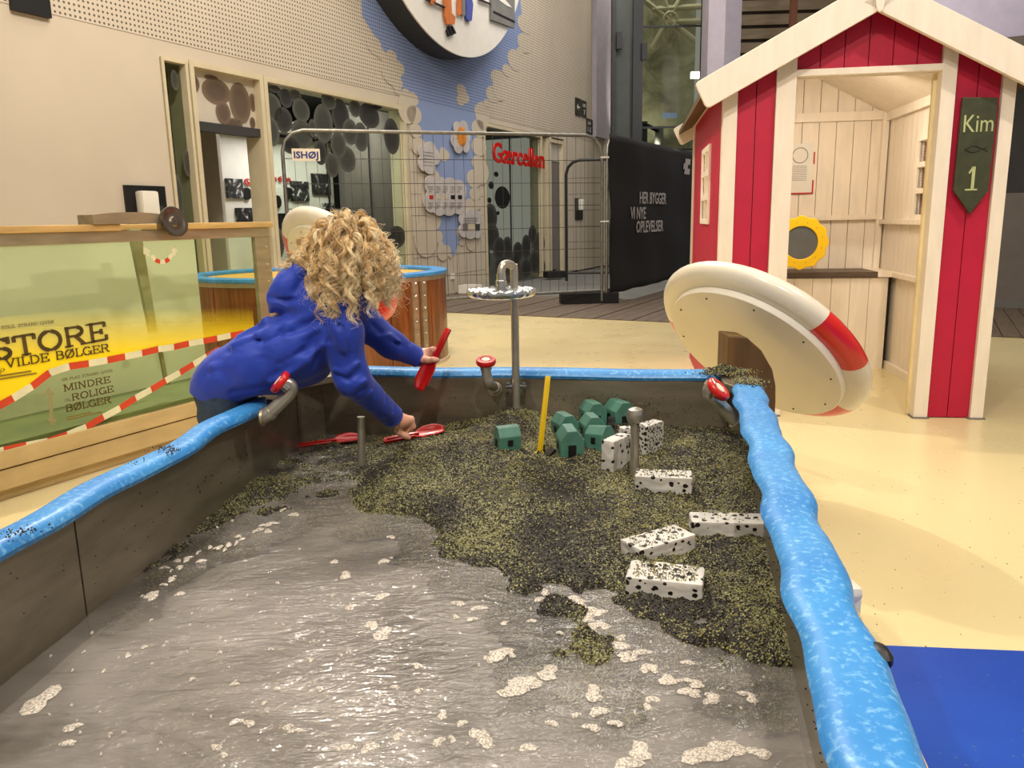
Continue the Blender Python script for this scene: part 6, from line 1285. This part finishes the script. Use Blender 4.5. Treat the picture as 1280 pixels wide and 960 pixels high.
# --- jeans and boots
L_ = Field((-.97, 1.95, -.005), (-.66, 2.26, .68), .005)
for y in (2.035, 2.165):
    L_.chain([np.array((hip[0], y, hip[2])), np.array((hip[0], y, .32)), np.array((hip[0] - .02, y, .07))], [.060, .048, .038], .02)
L_.cone(np.array((hip[0], 2.06, hip[2] - .01)), np.array((hip[0], 2.14, hip[2] - .01)), .060, .060, .02); L_.cut((0, 0, .045), (0, 0, -1))
ax = [L_.lo[i] + L_.res * np.arange(L_.n[i], dtype=np.float32) for i in range(3)]; L_.g += .002 * np.sin(ax[2] * 120)[None, None, :] * np.sin(ax[0] * 60)[:, None, None]
L_.mesh('jeans', MATS['jeans'], kid, iters=1)
for y in (2.035, 2.165):
    S_ = Field((hip[0] - .08, y - .06, -.002), (hip[0] + .13, y + .06, .12), .004); x = hip[0] - .02
    S_.cone((x, y, .04), (x, y, .09), .036, .038, .01); S_.cone((x - .01, y, .03), (x + .10, y, .028), .034, .030, .02); S_.cut((0, 0, .003), (0, 0, -1)); S_.mesh('boot', MATS['boot'], kid)
# --- curly hair: scalp cap plus strands grouped in locks
hm, t = newmat('hair'); at_ = t.n('ShaderNodeAttribute'); at_.attribute_name = 'tone'
t.l(t.ramp(at_.outputs['Fac'], [(0, (128, 86, 44)), (.35, (212, 172, 110)), (.7, (244, 216, 162)), (1, (255, 244, 214))]), t.b.inputs['Base Color']); t.b.inputs['Roughness'].default_value = .38; t.b.inputs['Specular IOR Level'].default_value = .6  # blond variation, spread wide to paint in highlights and dark depth
mat('hair_depth', (88, 60, 32), .7, var=.2, scale=80)  # cap colour darkened to paint the shade deep between the locks
HCp = Field((-.60, 1.92, .80), (-.26, 2.26, 1.10), .005); HCp.ell(HC + up0 * .006 - fz * .010, (.076, .085, .091), HR, .02); HCp.ell(hd_(0, -.035, -.04), (.062, .055, .06), HR, .02)
HCp.mesh('hair_base', MATS['hair_depth'], kid)
rg = np.random.default_rng(11)
NL = 260; locks = []
while len(locks) < NL:
    d = rg.normal(size=3); d /= np.linalg.norm(d); l = np.array((d @ sd, d @ fz, d @ up0))
    if l[1] > .45 and l[2] < .45: continue            # face
    if l[2] < -.55: continue
    locks.append(d)
locks = np.array(locks); M = 46; PS = 20
l_up = locks @ up0; Lk = None
loc3 = np.stack([locks @ sd, locks @ fz, locks @ up0], 1) * [.073, .083, .089]; root = HC + up0 * .008 - fz * .010 + loc3 @ HR.T
dirs = locks * .7 + np.array((0, -.1, .1)); dirs /= np.linalg.norm(dirs, axis=1, keepdims=True)
G3 = np.zeros((NL, M, 3)); p = root.copy(); HO = HC + up0 * .008 - fz * .010
rad = np.array([.077, .087, .092]) * (1.02 + .20 * rg.random((NL, 1))); Lk = np.clip((root[:, 2] - (.815 + .055 * rg.random(NL) - .035 * (rg.random(NL) < .15) - .05 * (rg.random(NL) < .07) + .035 * (root[:, 0] > HC[0] + .025))) * 1.18, .05, .34)
for i in range(M):
    G3[:, i] = p; st = (Lk / (M - 1))[:, None]; gdn = np.array((0, 0, -1.)); w_ = .04 + .22 * min(1, i / 12)
    dirs = dirs * (1 - w_) + gdn * w_; dirs /= np.linalg.norm(dirs, axis=1, keepdims=True); p = p + dirs * st
    q = (p - HO) @ HR; s = q / rad; k = np.linalg.norm(s, axis=1); ins = k < 1.0; q[ins] = (s / np.maximum(k, 1e-3)[:, None] * rad)[ins]; p2 = HO + q @ HR.T; p = np.where(ins[:, None], p * .4 + p2 * .6, p)
    vj, nj = J.at(p); inb = ((p > J.lo + .01) & (p < J.lo + J.res * (np.array(J.n) - 3))).all(1); hit = (vj < .010) & inb
    p[hit] += nj[hit] * (.010 - vj[hit])[:, None] * .8
tg = np.gradient(G3, axis=1); tg /= np.linalg.norm(tg, axis=2, keepdims=True) + 1e-9
e1 = np.cross(tg, np.array((.3, 1, .1))); e1 /= np.linalg.norm(e1, axis=2, keepdims=True) + 1e-9; e2 = np.cross(tg, e1)
tt = np.linspace(0, 1, M)[None, :]
V = []; T = []
for s_ in range(PS):
    wlen = .036 + .040 * rg.random((NL, 1)) if s_ == 0 else wlen; ph = rg.random((NL, 1)) * 6.28 if s_ == 0 else ph; hand = (rg.random((NL, 1)) < .5) * 2 - 1 if s_ == 0 else hand; tone0 = rg.random((NL, 1)) * 1.3 - .15 if s_ == 0 else tone0
    fr = (rg.random((NL, 1)) < .12); amp = (.0015 + .0060 * np.clip(tt * 2.2, 0, 1)) * (.7 + .6 * rg.random((NL, 1))); pj = rg.normal(0, .28, (NL, 1)) + fr * rg.normal(0, 1.2, (NL, 1))
    a = hand * (tt * Lk[:, None] / wlen * 6.283) + ph + pj; sp_ = (.0065 * (1 - .55 * tt)) * np.sqrt(rg.random((NL, 1))) * (1 + 2.2 * fr * tt); b = rg.random((NL, 1)) * 6.28 + a * .25
    off = e1 * (amp * np.cos(a) + sp_ * np.cos(b))[..., None] + e2 * (amp * np.sin(a) + sp_ * np.sin(b))[..., None]
    ln = 1 - .25 * rg.random((NL, 1)) * (s_ > 3)
    idx = np.clip(tt * ln * (M - 1), 0, M - 1.001); i0 = idx.astype(int); f = (idx - i0)[..., None]; r_ = np.arange(NL)[:, None]; Gp = (G3 + off); X = Gp[r_, i0] * (1 - f) + Gp[r_, i0 + 1] * f
    V.append(X); T.append(np.clip(.25 + .5 * tone0 + rg.normal(0, .14, (NL, 1)) + .12 * tt, 0, 1) + 0 * tt)
# flyaway frizz
NF = 420; ix = rg.integers(0, NL, NF); base = G3[ix] + 0; aa = rg.random((NF, 1)) * 6.28; ww = .018 + .03 * rg.random((NF, 1)); out = (base - HO); out /= np.linalg.norm(out, axis=2, keepdims=True)
am = (.006 + .012 * rg.random((NF, 1))) * np.clip(tt * 3, 0, 1); th_ = tt * .2 / ww * 6.283 + aa
X = base + out * (.004 + .016 * rg.random((NF, 1)) * tt)[..., None] + e1[ix] * (am * np.cos(th_))[..., None] + e2[ix] * (am * np.sin(th_))[..., None]
V.append(X); T.append(np.clip(.75 + .2 * rg.random((NF, 1)), 0, 1) + 0 * tt)
X = np.concatenate(V); T = np.concatenate(T); n = len(X); K = 3
tn_ = np.gradient(X, axis=1); tn_ /= np.linalg.norm(tn_, axis=2, keepdims=True) + 1e-9; u = np.cross(tn_, np.array((.2, .9, .35))); u /= np.linalg.norm(u, axis=2, keepdims=True) + 1e-9; v2 = np.cross(tn_, u)
rr = (np.linspace(1, .35, M)[None, :, None] * np.where(np.arange(n)[:, None, None] < NL * PS, .00085, .00042))
V = np.stack([X + (u * cos(2 * pi * k / K) + v2 * sin(2 * pi * k / K)) * rr for k in range(K)], 2).reshape(-1, 3)
a = np.arange(n)[:, None, None] * (M * K) + np.arange(M - 1)[None, :, None] * K; k = np.arange(K)[None, None, :]; k2 = (k + 1) % K
Fh = np.stack([a + k, a + k2, a + K + k2, a + K + k], -1).reshape(-1, 4)
me = bpy.data.meshes.new('hair'); me.vertices.add(len(V)); me.vertices.foreach_set('co', V.ravel().astype(np.float32)); me.loops.add(len(Fh) * 4); me.loops.foreach_set('vertex_index', Fh.ravel().astype(np.int32)); me.polygons.add(len(Fh)); me.polygons.foreach_set('loop_start', np.arange(0, len(Fh) * 4, 4, dtype=np.int32))
me.update(calc_edges=True); at2 = me.attributes.new('tone', 'FLOAT', 'POINT'); at2.data.foreach_set('value', np.repeat(T.ravel(), K).astype(np.float32)); me.shade_smooth(); me.materials.append(hm)
ho = bpy.data.objects.new('hair', me); COL.objects.link(ho); ho.parent = kid; ho.matrix_parent_inverse = WM[kid.name].inverted(); ho['kind'] = 'stuff'; ho['label'] = 'long golden curls hanging over the face'
print('hair faces', len(Fh))
# ------------------------------------------------------------------ pieces of a part become its sub-parts
SUBS = {'wheel_badge': 'hand_wheel', 'valve_neck': 'hand_wheel', 'collar': 'pipe', 'iris': 'body', 'lips': 'body', 'cuff': 'jacket', 'hair_base': 'hair', 'figure_foot': 'disc_face', 'shelf_rail': 'disc_face',
        'picture_band': 'picture_frame', 'bolts': 'joint_strip', 'axle': 'wheel', 'nozzle': 'dish', 'grip_dots': 'top', 
        'door_track': 'frame_head', 'switch_plate': 'plate', 'screw': 'back_board'}
bn_ = lambda o: o.name.split('.')[0]
allo = [o for o in bpy.data.objects if o.type == 'MESH' and o.parent is not None and o.parent.type == 'EMPTY']
sib = {}
for o in allo: sib.setdefault((o.parent.name, bn_(o)), []).append(o)
for o in allo:
    k = bn_(o); cands = [SUBS[k]] if k in SUBS else []
    if k == 'bolts': cands = ['joint_strip', 'end_post']
    if k == 'screw': cands = ['back_board', 'ring', 'plank']
    if k == 'lettering': cands = ['glass_pane']
    for c in cands:
        P = sib.get((o.parent.name, c))
        if P:
            if k in ('collar', 'axle', 'nozzle') and not P: break
            p_ = P[-1] if k == 'bolts' else P[0]; B_ = p_.matrix_parent_inverse @ p_.matrix_basis; inv = B_.inverted() @ o.matrix_parent_inverse
            o.parent = p_; o.matrix_parent_inverse = inv; break
